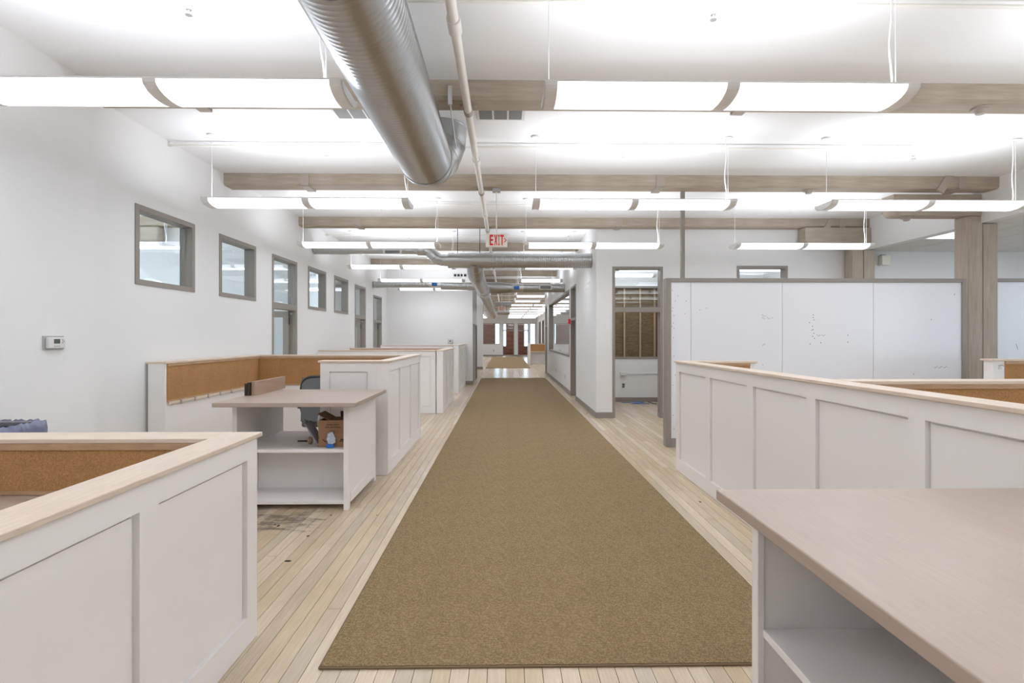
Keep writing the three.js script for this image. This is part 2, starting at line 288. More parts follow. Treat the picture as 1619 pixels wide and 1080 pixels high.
{
  const g = new THREE.Group(); g.name = `door_${dn++}`; scene.add(g); g.position.set(-1.15, 0, -17.85); struct(g, 'grey double door with lever handles in the corridor wall', 'door');
  part(g, 'door_frame', frameGeo('d', -1.25, -1.05, 16.75, 18.95, 0, 2.0, 0.05, false, 0.015), M.taupe);
  for (const [a, b, h] of [[16.81, 17.84, 17.75], [17.86, 18.89, 17.95]]) {
    const leaf = part(g, 'door_leaf', [bx(-1.12, -1.075, 0.012, 1.945, a, b)], M.taupe);
    part(g, 'lever_handle', [cyl(0.011, [-1.08, 1.0, h], [-1.015, 1.0, h], 8), cyl(0.01, [-1.02, 1.0, h], [-1.02, 1.0, h + (h < 17.85 ? -0.12 : 0.12)], 8), cyl(0.028, [-1.077, 1.0, h], [-1.065, 1.0, h], 12)], M.steel, leaf);
  }
}
winUnit('x', 41.3, 41.45, -1.8, -0.41, 0.96, 2.68, 'wide window in the end wall showing brick and daylight', 0.05);
doorUnit('x', 41.3, 41.45, -0.15, 0.77, 2.66, 'glazed door in the end wall left of its twin');
doorUnit('x', 41.3, 41.45, 1.07, 1.92, 2.66, 'glazed door in the end wall beside the narrow window');
winUnit('x', 41.3, 41.45, 2.06, 2.52, 0.96, 2.68, 'narrow window at the right end of the end wall', 0.05);
for (const [a, b] of [[29.5, 32], [33.2, 35.2], [36.2, 38.6]]) winUnit('d', 2.6, 2.75, a, b, 0.9, 2.7, 'tall side window in the right wall of the far room', 0.06);
for (const [a, b] of [[-3.6, -2.4], [-0.88, 0.17], [1.65, 2.8]]) winUnit('x', 44.2, 44.5, a, b, 0.7, 3.2, 'bright daylight window in the brick wall', 0.07);
for (let k = 0; k < 6; k++) winUnit('d', -9.4, -9.2, 3.2 + k * 2.5, 5.4 + k * 2.5, 0.8, 3.6, 'daylight window in the outer office wall', 0.08);

for (const a of [-3.4, 0.4, 4.2]) winUnit('d', 12.2, 12.4, a, a + 2.8, 0.9, 3.0, 'daylight window in the right outer wall', 0.08);
// baseboards
struct(mesh('baseboard_left', [bx(XL, XL + 0.014, 0, 0.11, 4.53, 8.36), bx(XL, XL + 0.014, 0, 0.11, 9.35, 12.95), bx(XL, XL + 0.014, 0, 0.11, 13.93, 14.75), bx(XLN, XLN + 0.014, 0, 0.11, -4.2, 4.53)], M.taupe), 'taupe baseboard along the window wall', 'baseboard');
struct(mesh('baseboard_far', [bx(XL, -1.035, 0, 0.12, 16.485, 16.5), bx(-1.05, -1.036, 0, 0.12, 16.5, 16.75), bx(-6, -1.05, 0, 0.12, 24.386, 24.4), bx(-6, -1.8, 0, 0.1, 41.285, 41.3), bx(-1.8, -0.15, 0, 0.1, 41.285, 41.3), bx(0.77, 1.07, 0, 0.1, 41.285, 41.3), bx(1.92, 2.6, 0, 0.1, 41.285, 41.3)], M.taupe), 'taupe baseboard at the wall ends', 'baseboard');
struct(mesh('baseboard_right', [bx(1.736, 2.06, 0, 0.11, 9.646, 9.66), bx(3.03, 4.46, 0, 0.11, 9.646, 9.66), bx(5.44, 12.2, 0, 0.11, 9.646, 9.66), bx(1.736, 1.75, 0, 0.11, 9.66, 12.39), bx(1.736, 1.75, 0, 0.11, 13.37, 20.85), bx(1.9, 3.75, 0, 0.11, 12.036, 12.05)], M.taupe), 'taupe baseboard along the corridor and cross wall', 'baseboard');

// boarded window inside the small room
{
  const g = new THREE.Group(); g.name = `window_${wn++}`; scene.add(g); g.position.set(2.87, 1.06, -12.1); struct(g, 'window boarded with plywood inside the small dim room', 'window');
  part(g, 'window_frame', frameGeo('x', 12.05, 12.2, 2.0, 3.72, 1.03, 2.77, 0.045), M.taupe);
  for (const [a, b] of [[2.045, 2.87], [2.87, 3.25], [3.25, 3.675]]) part(g, 'plywood_sheet', [bx(a + 0.002, b - 0.002, 1.075, 2.725, 12.13, 12.145)], M.ply);
  for (const x of [2.87, 3.25, 3.6]) part(g, 'stud', [bx(x - 0.02, x + 0.02, 1.075, 2.725, 12.09, 12.13, 'y')], M.stud);
  const r = thing('wire_raceway', 'white surface wire raceway with box on the small room wall', 'raceway', [2.9, 0.62, 12.05]);
  part(r, 'junction_box', [rbx(2.76, 2.9, 0.635, 0.72, 11.99, 12.049)], M.plastic); part(r, 'channel', [bx(2.9, 3.74, 0.665, 0.69, 12.03, 12.049)], M.plastic);
  const o = thing('wall_outlet', 'small outlet plate below the wire raceway', 'outlet', [2.835, 0.39, 12.05]);
  const op = part(o, 'plate', [rbx(2.8, 2.87, 0.335, 0.445, 12.04, 12.049, 0.002)], M.plasticGrey); for (const y of [0.35, 0.4]) part(o, 'socket', [bx(2.82, 2.85, y, y + 0.03, 12.036, 12.041)], M.dark, op);
  tag(mesh('blue_cable', [tube([[2.75, 0.008, 11.9], [2.9, 0.02, 11.8], [3.05, 0.01, 11.95], [3.15, 0.03, 11.8], [3.3, 0.01, 11.9], [3.2, 0.02, 11.75], [2.95, 0.01, 11.7], [3.35, 0.01, 11.65]], 0.007, 60, 6)], M.blue), 'tangle of thin blue cable on the small room floor', 'cable');
  tag(mesh('black_cable', [tube([[3.4, 0.01, 11.95], [3.45, 0.01, 11.85], [3.42, 0.012, 11.7], [3.5, 0.01, 11.6]], 0.008, 50, 6)], M.black), 'black cable lying with the blue tangle', 'cable');
}

// ---------------------------------------------------------------- timber beams, columns, corbels
const beamD = [-0.66, 1.86, 4.39, 6.93, 9.43, 11.96, 14.48];
function beam(d, x0, x1, label, straps = true, group = 'ceiling beams') {
  const t = thing('timber_beam', label, 'beam', [(x0 + x1) / 2, 3.62, d + 0.12], group);
  const s = new THREE.Shape(); s.moveTo(0, 0.17); s.lineTo(0, 0.025); s.lineTo(0.025, 0); s.lineTo(0.225, 0); s.lineTo(0.25, 0.025); s.lineTo(0.25, 0.17); s.closePath();
  let g = new THREE.ExtrudeGeometry(s, { depth: x1 - x0, bevelEnabled: false }); g.rotateY(Math.PI / 2); g.translate(x0, 3.615, -d); g = metreUV(clean(g), 'x');
  part(t, 'timber', [g], M.timber);
  if (straps) for (const x of [-2.72, 2.14, 6.35]) if (x > x0 && x < x1) part(t, 'strap', [bx(x - 0.055, x + 0.055, 3.61, 3.775, d - 0.012, d + 0.004), bx(x - 0.055, x + 0.055, 3.6, 3.615, d - 0.012, d + 0.262), bx(x - 0.055, x + 0.055, 3.61, 3.775, d + 0.246, d + 0.262)], M.strap);
  return t;
}
beamD.forEach((d, i) => beam(d, i < 3 ? XLN : XL, i < 5 ? XR : 1.75, i < 5 ? 'painted brown-grey timber ceiling beam with steel straps spanning the open office' : 'painted timber ceiling beam over the last cubicles and corridor', true, i < 5 ? 'beams over the open office' : 'beams over the last cubicles'));
for (let d = 17.0; d < 24; d += 2.52) beam(d, -1.05, 1.75, 'short timber ceiling beam across the corridor', false, 'corridor beams');
for (let d = 24.9; d < 41; d += 2.52) beam(d, -6, 2.6, 'timber ceiling beam across the far room', false, 'far room beams');
for (const d of [4.39, 6.93, 9.43, 11.96, 14.48]) {
  const b = beam(d, -9.2, XL - T, 'timber beam with corbel inside the window offices', false, 'beams inside the offices');
  part(b, 'corbel', [rbx(-9.2, -6.4, 3.33, 3.615, d + 0.02, d + 0.23, 0.05, 'x')], M.timber);
}
function corbelGeo(x0, x1, y0, y1, d0, d1) {
  const s = new THREE.Shape(), r = 0.11; s.moveTo(x0, y1); s.lineTo(x0, y0 + r); s.quadraticCurveTo(x0 + 0.01, y0, x0 + r, y0); s.lineTo(x1, y0); s.lineTo(x1, y1); s.closePath();
  const g = new THREE.ExtrudeGeometry(s, { depth: d1 - d0, bevelEnabled: false }); g.translate(0, 0, -d1); return metreUV(clean(g), 'x');
}
function column(x0, x1, d0, d1, cx0, label) {
  const t = thing('timber_column', label, 'column', [(x0 + x1) / 2, 0, (d0 + d1) / 2]);
  const m = (x0 + x1) / 2;
  part(t, 'post', [rbx(x0, m - 0.004, 0, 3.3, d0, d1, 0.012, 'y')], M.timber); part(t, 'post', [rbx(m + 0.004, x1, 0, 3.19, d0, d1, 0.012, 'y')], M.timber);
  part(t, 'corbel', [corbelGeo(cx0, XR - 0.01, 3.3, 3.6, d0 - 0.02, d1 - 0.02)], M.timber);
}
column(6.68, 7.12, 7.2, 7.43, 5.58, 'tall doubled timber column between the two whiteboards');
column(6.52, 6.95, 9.4, 9.62, 5.62, 'doubled timber column against the cross wall behind the whiteboard');
for (const d of [6.93, 9.43]) { const g = bx(-0.05, 0.05, -0.15, 0.15, -0.012, 0.012); g.rotateZ(-0.55); g.translate(6.1, 3.69, -(d - 0.012)); tag(mesh('diagonal_strap', [g], M.strap), 'slanted strap plate on the beam end above its corbel', 'strap', 'slanted beam straps'); }

// ---------------------------------------------------------------- pendant lamps
function arc(w, h, n = 14) { const o = []; for (let i = 0; i <= n; i++) { const a = Math.PI * i / n; o.push(new THREE.Vector2(-w / 2 * Math.cos(a), -h * Math.sin(a) ** 0.8)); } return o; }
function shellGeo(w, h, t, L) { const a = arc(w, h), b = arc(w - 2 * t, h - t).reverse(); const s = new THREE.Shape([...a, ...b]); const g = new THREE.ExtrudeGeometry(s, { depth: L, bevelEnabled: false, curveSegments: 4 }); g.rotateY(Math.PI / 2); return clean(g); }
function plateGeo(w, h, L) { const g = new THREE.ExtrudeGeometry(new THREE.Shape(arc(w, h)), { depth: L, bevelEnabled: false }); g.rotateY(Math.PI / 2); return clean(g); }
function makeLamp(sections) {
  const o = new THREE.Group(), S = 0.998, band = 0.075, L = sections * S + (sections + 1) * band, W = 0.3, H = 0.066;
  const add = (n, g, m) => { const q = new THREE.Mesh(join(g), m); q.name = n; q.castShadow = q.receiveShadow = true; o.add(q); return q; };
  let x = -L / 2;
  for (let i = 0; i <= sections; i++) {
    const g = shellGeo(W + 0.006, H + 0.003, 0.006, band); g.translate(x, 0, 0);
    if (i === 0 || i === sections) { const e = plateGeo(W + 0.006, H + 0.003, 0.006); e.translate(i ? x + band - 0.006 : x, 0, 0); add('end_cap', [g, e], M.lampMetal); } else add('band', [g], M.lampMetal);
    x += band; if (i < sections) { const l = shellGeo(W, H, 0.004, S); l.translate(x, 0, 0); add('lens', [l], M.lens); x += S; }
  }
  add('rim', [bx(-L / 2, L / 2, -0.002, 0.008, -W / 2 - 0.004, -W / 2 + 0.008), bx(-L / 2, L / 2, -0.002, 0.008, W / 2 - 0.008, W / 2 + 0.004)], M.lampMetal);
  add('ballast', [bx(-L / 2 + 0.02, L / 2 - 0.02, -0.03, -0.004, -0.05, 0.05)], M.lampWhite);
  for (const e of [-L / 2 + 0.035, L / 2 - 0.035]) {
    add('cable', [cyl(0.0028, [e, -0.01, 0], [e, 0.725, 0], 6)], M.lampWhite);
    add('canopy', [cyl(0.05, [e, 0.715, 0], [e, 0.73, 0], 16)], M.lampWhite);
  }
  const e = (sections > 1 ? 1 : -1) * (L / 2 - 0.06);
  add('power_cord', [tube([[e, 0, 0.01], [e + 0.012, 0.1, 0.012], [e - 0.01, 0.3, 0.005], [e + 0.008, 0.5, 0.01], [e, 0.72, 0.004]], 0.006, 20, 6)], M.lampWhite);
  const dn_ = new THREE.RectAreaLight(LAMP_COLOR, LAMP_DOWN, L - 0.1, W - 0.02); dn_.rotation.x = -Math.PI / 2; dn_.position.y = -H - 0.008; dn_.castShadow = true; o.add(dn_);
  const up = new THREE.RectAreaLight(LAMP_COLOR, LAMP_UP, L - 0.1, W - 0.02); up.rotation.x = Math.PI / 2; up.position.y = 0.012; up.castShadow = true; o.add(up);
  return o;
}
const lamp2 = makeLamp(2), lamp1 = makeLamp(1);
function putLamp(proto, x, d, label, group, y = 3.045) { const o = proto.clone(); o.name = numbered('pendant_lamp'); o.position.set(x, y, -d); scene.add(o); tag(o, label, 'lamp', group); }
const rowD = (k) => 3.1 + 2.52 * k;
const wallRow = { '-2': 'behind the viewer', '-1': 'above the viewer', 0: 'over the low front cubicle', 1: 'over the shelf counter', 2: 'over the taller cubicle', 3: 'beside the first branch duct', 4: 'over the fourth cubicle', 5: 'in front of the blank end wall' };
const mainRow = { '-2': 'behind the viewer', '-1': 'above the viewer', 0: 'over the counter table', 1: 'over the long right partition', 2: 'beyond the exit sign' };
const colRow = { '-2': 'behind the viewer', '-1': 'above the viewer', 0: 'before the strapped beam', 1: 'in front of the large whiteboard', 2: 'between the whiteboard and the cross wall' };
for (let k = -2; k <= 5; k++) { putLamp(lamp2, k === 0 ? -2.055 : -2.15, k === 5 ? 15.55 : rowD(k), `long linear pendant lamp along the window wall, ${wallRow[k]}`, 'lamps along the window wall'); }
for (const o of scene.children) if (o.name === 'pendant_lamp_002') for (const c of o.children) if (['cable', 'canopy', 'power_cord'].includes(c.name)) { c.geometry.computeBoundingBox(); if (c.geometry.boundingBox.max.x > 0.5) c.position.x -= 0.11; }
for (let k = -2; k <= 2; k++) putLamp(lamp2, k === 0 ? 1.345 : 1.42, rowD(k), `long linear pendant lamp right of the white sprinkler main, ${mainRow[k]}`, 'lamps beside the sprinkler main');
for (let k = -2; k <= 2; k++) putLamp(lamp2, k === 2 ? 4.8 : 4.68, rowD(k), `long linear pendant lamp hanging towards the columns, ${colRow[k]}`, 'lamps towards the columns');
for (let k = 3; k <= 7; k++) putLamp(lamp1, 0.93, rowD(k), 'short linear pendant lamp in the corridor', 'corridor lamps');
for (let k = 8; k <= 14; k++) { putLamp(lamp2, 1.3, rowD(k), 'linear pendant lamp in the far room', 'far room lamps'); putLamp(lamp2, -2.4, rowD(k), 'linear pendant lamp in the far room', 'far room lamps'); }
putLamp(lamp2, 5.0, 10.95, 'linear pendant lamp inside the room behind the hidden doorway', null);
putLamp(lamp1, 2.85, 11.5, 'short linear pendant lamp before the boarded window of the small room', null, 2.98); putLamp(lamp1, 2.85, 10.4, 'added short linear pendant lamp brightening the small room from just inside its doorway', null, 2.98);  // the doorway lamp is an extra, added to brighten the small room
for (const d of [14.5, 17.5, 20.3]) putLamp(lamp2, 4.0, d, 'added linear pendant lamp brightening the room behind the long corridor window', 'added lamps behind the corridor window');  // added lamps: lift the dim room seen through the corridor glass
for (const x of [-1.6, 1.5]) putLamp(lamp2, x, 42.7, 'added unseen linear pendant lamp brightening the brick walled passage', 'added lamps in the brick passage');  // added above the door heads, out of sight, to light the brick
for (const d of [5.4, 8.2, 11.2, 13.6, 15.6]) putLamp(lamp2, -6.5, d, 'linear pendant lamp inside the offices behind the window wall', 'lamps inside the offices');

// ---------------------------------------------------------------- ceiling services
// spiral duct: helical seam ribs as geometry; axis from a to b
function spiral(a, b, r, pitch, rib = 0.006, seg = 40, per = 7) {
  const A = new THREE.Vector3(a[0], a[1], -a[2]), B = new THREE.Vector3(b[0], b[1], -b[2]), L = A.distanceTo(B), dir = B.clone().sub(A).normalize();
  const n = Math.ceil(L / pitch * per), pos = [], idx = [], uv = [];
  for (let j = 0; j <= n; j++) for (let i = 0; i <= seg; i++) {
    const th = 2 * Math.PI * i / seg, s = L * j / n, f = (((s / pitch + i / seg) % 1) + 1) % 1, q = Math.abs(f - 0.5) * 2, R = r + rib * Math.max(0, 1 - q / 0.45);
    pos.push(R * Math.cos(th), s, R * Math.sin(th)); uv.push(th * r, s);
  }
  for (let j = 0; j < n; j++) for (let i = 0; i < seg; i++) { const p = j * (seg + 1) + i; idx.push(p, p + seg + 1, p + 1, p + 1, p + seg + 1, p + seg + 2); }
  const g = new THREE.BufferGeometry(); g.setAttribute('position', new THREE.Float32BufferAttribute(pos, 3)); g.setAttribute('uv', new THREE.Float32BufferAttribute(uv, 2)); g.setIndex(idx);
  g.computeVertexNormals(); g.applyQuaternion(new THREE.Quaternion().setFromUnitVectors(new THREE.Vector3(0, 1, 0), dir)); g.translate(A.x, A.y, A.z); return g.toNonIndexed();
}
function elbow(pts, r, gores = 5, seg = 32) {       // segmented sheet-metal bend along a smooth path with standing seams
  const v = pts.map(([x, y, d]) => new THREE.Vector3(x, y, -d)), c = new THREE.CatmullRomCurve3(v, false, 'centripetal');
  const out = [new THREE.TubeGeometry(c, gores * 6, r, seg).toNonIndexed()];
  for (let i = 0; i <= gores; i++) { const t = i / gores, p = c.getPointAt(t), q = c.getTangentAt(t); const ring = new THREE.TorusGeometry(r, 0.006, 6, seg).toNonIndexed(); ring.applyQuaternion(new THREE.Quaternion().setFromUnitVectors(new THREE.Vector3(0, 0, 1), q)); ring.translate(p.x, p.y, p.z); out.push(ring); }
  return out;
}
function ringAt(r, p, dir, w = 0.05) { const d = new THREE.Vector3(...dir).normalize().multiplyScalar(w / 2); return cyl(r, [p[0] - d.x, p[1] - d.y, p[2] - d.z], [p[0] + d.x, p[1] + d.y, p[2] + d.z], 36); }
{
  const x = -0.79, y = 3.328, r = 0.256, e = 5.06;
  const t = thing('spiral_duct', 'large round spiral-seam metal duct running under the ceiling beams', 'duct', [x, y, 2.2]);
  part(t, 'duct_section', [spiral([x, y, -2.0], [x, y, 2.22], r, 0.042, 0.0055, 48, 6)], M.galv);
  part(t, 'duct_section', [spiral([x, y, 2.3], [x, y, e], r, 0.042, 0.0055, 48, 6)], M.galv);
  part(t, 'coupling', [ringAt(r - 0.004, [x, y, 2.26], [0, 0, 1], 0.09)], M.galv); part(t, 'collar', [ringAt(r + 0.012, [x, y, e], [0, 0, 1], 0.06)], M.galv);
  part(t, 'elbow', elbow([[x, y, e], [x + 0.01, y + 0.015, e + 0.12], [x + 0.07, y + 0.12, e + 0.28], [x + 0.13, y + 0.3, e + 0.33], [x + 0.14, CEIL, e + 0.33]], r - 0.012, 4, 40), M.galv);
  part(t, 'hanger', [bx(x + 0.30, x + 0.335, 3.56, 3.72, 4.37, 4.388), cyl(0.006, [x + 0.318, 3.57, 4.375], [x + 0.34, 3.3, 4.7], 6)], M.galvBright);
}
{
  const d = 10.2, t = thing('duct_run', 'round metal duct run with tees, crossing ducts and a trunk down the corridor', 'duct', [-0.6, 3.1, d]), k = t, q = t;
  part(t, 'duct_section', [spiral([XL + 0.01, 3.3, d], [-1.72, 3.3, d], 0.09, 0.042, 0.005, 24, 6)], M.galv);
  part(t, 'elbow', elbow([[-1.73, 3.3, d], [-1.55, 3.285, d], [-1.33, 3.12, d], [-1.12, 3.09, d]], 0.12, 5, 24), M.galv);
  part(t, 'reducer', [cyl(0.092, [-1.8, 3.3, d], [-1.7, 3.3, d], 24, 0.122)], M.galv);
  part(t, 'tee_box', [cyl(0.15, [-1.13, 3.09, d], [-0.3, 3.09, d], 32), ringAt(0.157, [-1.08, 3.09, d], [1, 0, 0], 0.12), ringAt(0.157, [-0.35, 3.09, d], [1, 0, 0], 0.12)], M.galv);
  part(t, 'duct_section', [spiral([-0.3, 3.09, d], [1.745, 3.09, d], 0.145, 0.042, 0.0055, 28, 6)], M.galv);
  const rg1 = part(t, 'register', [bx(-2.42, -2.05, 3.2, 3.29, d - 0.105, d - 0.08)], M.plastic); part(t, 'register_slots', [bx(-2.38, -2.09, 3.215, 3.275, d - 0.108, d - 0.1)], M.grille, rg1);
  for (const xx of [-0.95, -0.5]) part(t, 'hanger', [cyl(0.007, [xx, 3.22, d], [xx, CEIL, d], 6)], M.dark);
  // trunk down the corridor
  part(k, 'elbow', elbow([[-0.61, 3.1, d - 0.02], [-0.61, 2.97, d + 0.2], [-0.61, 2.88, d + 0.5], [-0.61, 2.87, d + 0.8]], 0.17, 4, 28), M.galv);
  part(k, 'duct_section', [cyl(0.165, [-0.61, 2.87, d + 0.78], [-0.61, 2.87, 14.4], 28)], M.galv); part(k, 'collar', [ringAt(0.176, [-0.61, 2.87, 13.8], [0, 0, 1], 0.12)], M.galvBright);
  part(k, 'duct_section', [spiral([-0.61, 2.84, 15.1], [-0.61, 2.7, 27.5], 0.15, 0.1, 0.006, 20, 5)], M.galv);
  const d2 = 14.75;
  part(q, 'duct_section', [spiral([XL + 0.02, 3.08, d2], [-2.2, 3.08, d2], 0.09, 0.06, 0.005, 20, 6)], M.galv);
  part(q, 'damper_sleeve', [cyl(0.092, [-2.2, 3.08, d2], [-1.85, 3.07, d2], 20)], M.galvBright); part(q, 'damper_actuator', [rbx(-2.1, -1.96, 3.03, 3.12, d2 - 0.16, d2 - 0.08, 0.01)], M.blue);
  part(q, 'duct_section', [spiral([-1.85, 3.05, d2], [-0.8, 3.02, d2], 0.12, 0.06, 0.005, 20, 6)], M.galv);
  part(q, 'tee_box', [cyl(0.2, [-0.61, 2.87, d2 - 0.42], [-0.61, 2.87, d2 + 0.4], 28), cyl(0.17, [-0.85, 2.98, d2], [-0.25, 2.98, d2], 28)], M.galv);
  part(q, 'reducer', [cyl(0.18, [-0.25, 2.98, d2], [0.2, 2.98, d2], 24, 0.13)], M.galv);
  part(q, 'damper_sleeve', [cyl(0.128, [0.2, 2.98, d2], [0.55, 2.98, d2], 24)], M.galvBright); part(q, 'damper_actuator', [rbx(0.27, 0.42, 2.93, 3.02, d2 - 0.2, d2 - 0.11, 0.01)], M.blue);
  part(q, 'duct_section', [spiral([0.55, 2.98, d2], [1.74, 2.98, d2], 0.125, 0.06, 0.005, 24, 6)], M.galv);
  const rg2 = part(q, 'register', [bx(1.0, 1.36, 2.92, 3.05, d2 - 0.155, d2 - 0.11)], M.plastic); part(q, 'register_slots', [bx(1.03, 1.33, 2.94, 3.03, d2 - 0.158, d2 - 0.15)], M.grille, rg2);
  for (const [dd, yy] of [[22.5, 2.98], [29.5, 3.0]]) tag(mesh('cross_duct', [spiral([-0.42, yy, dd], [0.3, yy, dd], 0.15, 0.1, 0.006, 18, 4)], M.galv), 'short round cross duct under the far ceiling', 'duct', 'far cross ducts');
}
{
  const t = thing('sprinkler_main', 'white sprinkler main pipe running the length of the ceiling', 'pipe', [-0.325, 3.565, 10]);
  part(t, 'pipe', [cyl(0.034, [-0.325, 3.565, -3], [-0.325, 3.565, 40], 16)], M.pipe);
  for (let k = 0; k < 8; k++) part(t, 'coupling', [cyl(0.046, [-0.325, 3.565, 3.2 + 2.53 * k], [-0.325, 3.565, 3.34 + 2.53 * k], 16)], M.pipe);
  for (const d of beamD.filter((q) => q > 2)) part(t, 'clamp', [cyl(0.041, [-0.325, 3.565, d + 0.1], [-0.325, 3.565, d + 0.17], 16), bx(-0.40, -0.25, 3.6, 3.615, d + 0.115, d + 0.155)], M.strap);
  for (let k = 0; k < 5; k++) {
    const d = 3.28 + 2.52 * k, x0 = k ? XL : XLN, x1 = k < 3 ? 4.78 : 1.4, y = 3.725;
    const b = thing('sprinkler_branch', ['thin white sprinkler branch pipe in the bay nearest the large duct mouth', 'thin white sprinkler branch pipe between the first and second strapped beams', 'thin white sprinkler branch pipe in the bay of the exit sign', 'thin white sprinkler branch pipe above the first cross duct', 'thin white sprinkler branch pipe before the second cross duct'][k], 'pipe', [0, y, d]);
    part(b, 'pipe', [cyl(0.0125, [x0, y, d], [x1, y, d], 8)], M.pipe); part(b, 'riser', [cyl(0.012, [-0.325, 3.601, d], [-0.325, y, d], 8)], M.pipe);
    for (const x of [-2.03, 1.36, 4.74]) if (x < x1) { const h = part(b, 'sprinkler_head', [cyl(0.011, [x, y, d], [x, y - 0.06, d], 8), cyl(0.018, [x, y - 0.06, d], [x, y - 0.075, d], 10), cyl(0.007, [x, y - 0.075, d], [x, y - 0.105, d], 6), cyl(0.022, [x, y - 0.105, d], [x, y - 0.108, d], 12)], M.galvBright); }
  }
}
for (const [x, i] of [[-1.46, 0], [-0.04, 1]]) {
  const t = thing('ceiling_grille', ['grey slotted ceiling grille half hidden by the large duct', 'grey slotted ceiling grille right of the sprinkler main'][i], 'vent', [x, CEIL, 4.95]);
  const fr = part(t, 'frame', [bx(x - 0.24, x + 0.24, CEIL - 0.012, CEIL - 0.001, 4.74, 5.18)], M.plastic);
  for (let k = 0; k < 3; k++) part(t, 'louvre', [bx(x - 0.215 + k * 0.148, x - 0.085 + k * 0.148, CEIL - 0.016, CEIL - 0.011, 4.77, 5.15)], M.grille, fr);
}
{
  const t = thing('wall_vent', 'small vent with four dark slots high on the blank end wall', 'vent', [-1.45, 3.55, 16.5]);
  const pl = part(t, 'plate', [bx(-1.68, -1.22, 3.48, 3.64, 16.48, 16.499)], M.plastic); for (let k = 0; k < 4; k++) part(t, 'slot', [bx(-1.65 + k * 0.108, -1.57 + k * 0.108, 3.52, 3.6, 16.472, 16.481)], M.dark, pl);
}
for (const [x, y, d, l] of [[4.29, 3.615, 4.5, 'round taupe smoke detector under the strapped beam over the counter table'], [4.27, 3.615, 7.05, 'round taupe smoke detector under the beam above the whiteboard'], [5.86, 3.3, 7.3, 'round taupe smoke detector under the column corbel']]) {
  const t = thing('smoke_detector', l, 'detector', [x, y, d]);
  const mt = part(t, 'mount', [cyl(0.075, [x, y, d], [x, y - 0.018, d], 24)], M.strap); part(t, 'sensor', [cyl(0.05, [x, y - 0.018, d], [x, y - 0.055, d], 20, 0.036)], M.strap, mt);
}
// exit signs
const font = await new FontLoader().loadAsync('fonts/droid/droid_sans_bold.typeface.json');
function exitSign(x, y, d, top, label) {
  const t = thing('exit_sign', label, 'sign', [x, y, d]);
  const face = part(t, 'housing', [rbx(x - 0.15, x + 0.15, y - 0.093, y + 0.093, d - 0.025, d + 0.025, 0.006)], M.sign);
  const glyph = (c, a, b) => { const g = new TextGeometry(c, { font, size: 0.145, depth: 0.003, curveSegments: 4, bevelEnabled: false }); g.computeBoundingBox(); const q = g.boundingBox; g.translate(-q.min.x, -q.min.y, 0); g.scale((b - a) / (q.max.x - q.min.x), 0.146 / (q.max.y - q.min.y), 1); g.translate(x + a, y - 0.07, -(d - 0.0255)); return clean(g); };
  [['E', -0.093, -0.046], ['X', -0.032, 0.016], ['I', 0.026, 0.044], ['T', 0.054, 0.102]].forEach(([c, a, b]) => part(t, 'letter', [glyph(c, a, b)], M.red, face));
  const ch = []; for (const s of [-1, 1]) { const g = new THREE.BoxGeometry(0.04, 0.01, 0.003); g.rotateZ(-s * 0.8); g.translate(x + 0.122, y + s * 0.0135 + 0.002, -(d - 0.027)); ch.push(g); } part(t, 'chevron', ch, M.red, face);
  part(t, 'stem', [cyl(0.009, [x, y + 0.09, d], [x, top, d], 8)], M.pipe); part(t, 'mounting_box', [bx(x - 0.055, x + 0.055, top - 0.045, top, d - 0.05, d + 0.05)], M.plasticGrey);
}
exitSign(-0.115, 2.893, 7.05, 3.614, 'white exit sign with red EXIT letters hanging from the strapped beam');
exitSign(-0.13, 2.79, 22.0, 3.78, 'far exit sign hanging beyond the second branch duct');

// ---------------------------------------------------------------- rugs
{
  const t = thing('runner_rug', 'long brown woven carpet runner down the middle of the corridor', 'rug', [0.328, 0, 10.7]);
  part(t, 'pile', [rbx(-0.862, 1.518, 0.001, 0.013, 2.375, 19.08, 0.004)], M.rug);
  part(t, 'binding', [rbx(-0.866, 1.522, 0.001, 0.0105, 2.366, 2.376, 0.003), rbx(-0.87, -0.861, 0.001, 0.0105, 2.37, 19.09, 0.003), rbx(1.517, 1.526, 0.001, 0.0105, 2.37, 19.09, 0.003)], M.rugEdge);
  const q = thing('woven_rug', 'separate woven rug beyond a strip of bare boards in the far room', 'rug', [0.175, 0, 31.9]);
  part(q, 'pile', [rbx(-0.95, 1.3, 0.001, 0.012, 25.2, 38.7, 0.004)], M.rug); part(q, 'binding', [rbx(-0.955, 1.305, 0.001, 0.011, 25.18, 25.2, 0.003)], M.rugEdge);
}

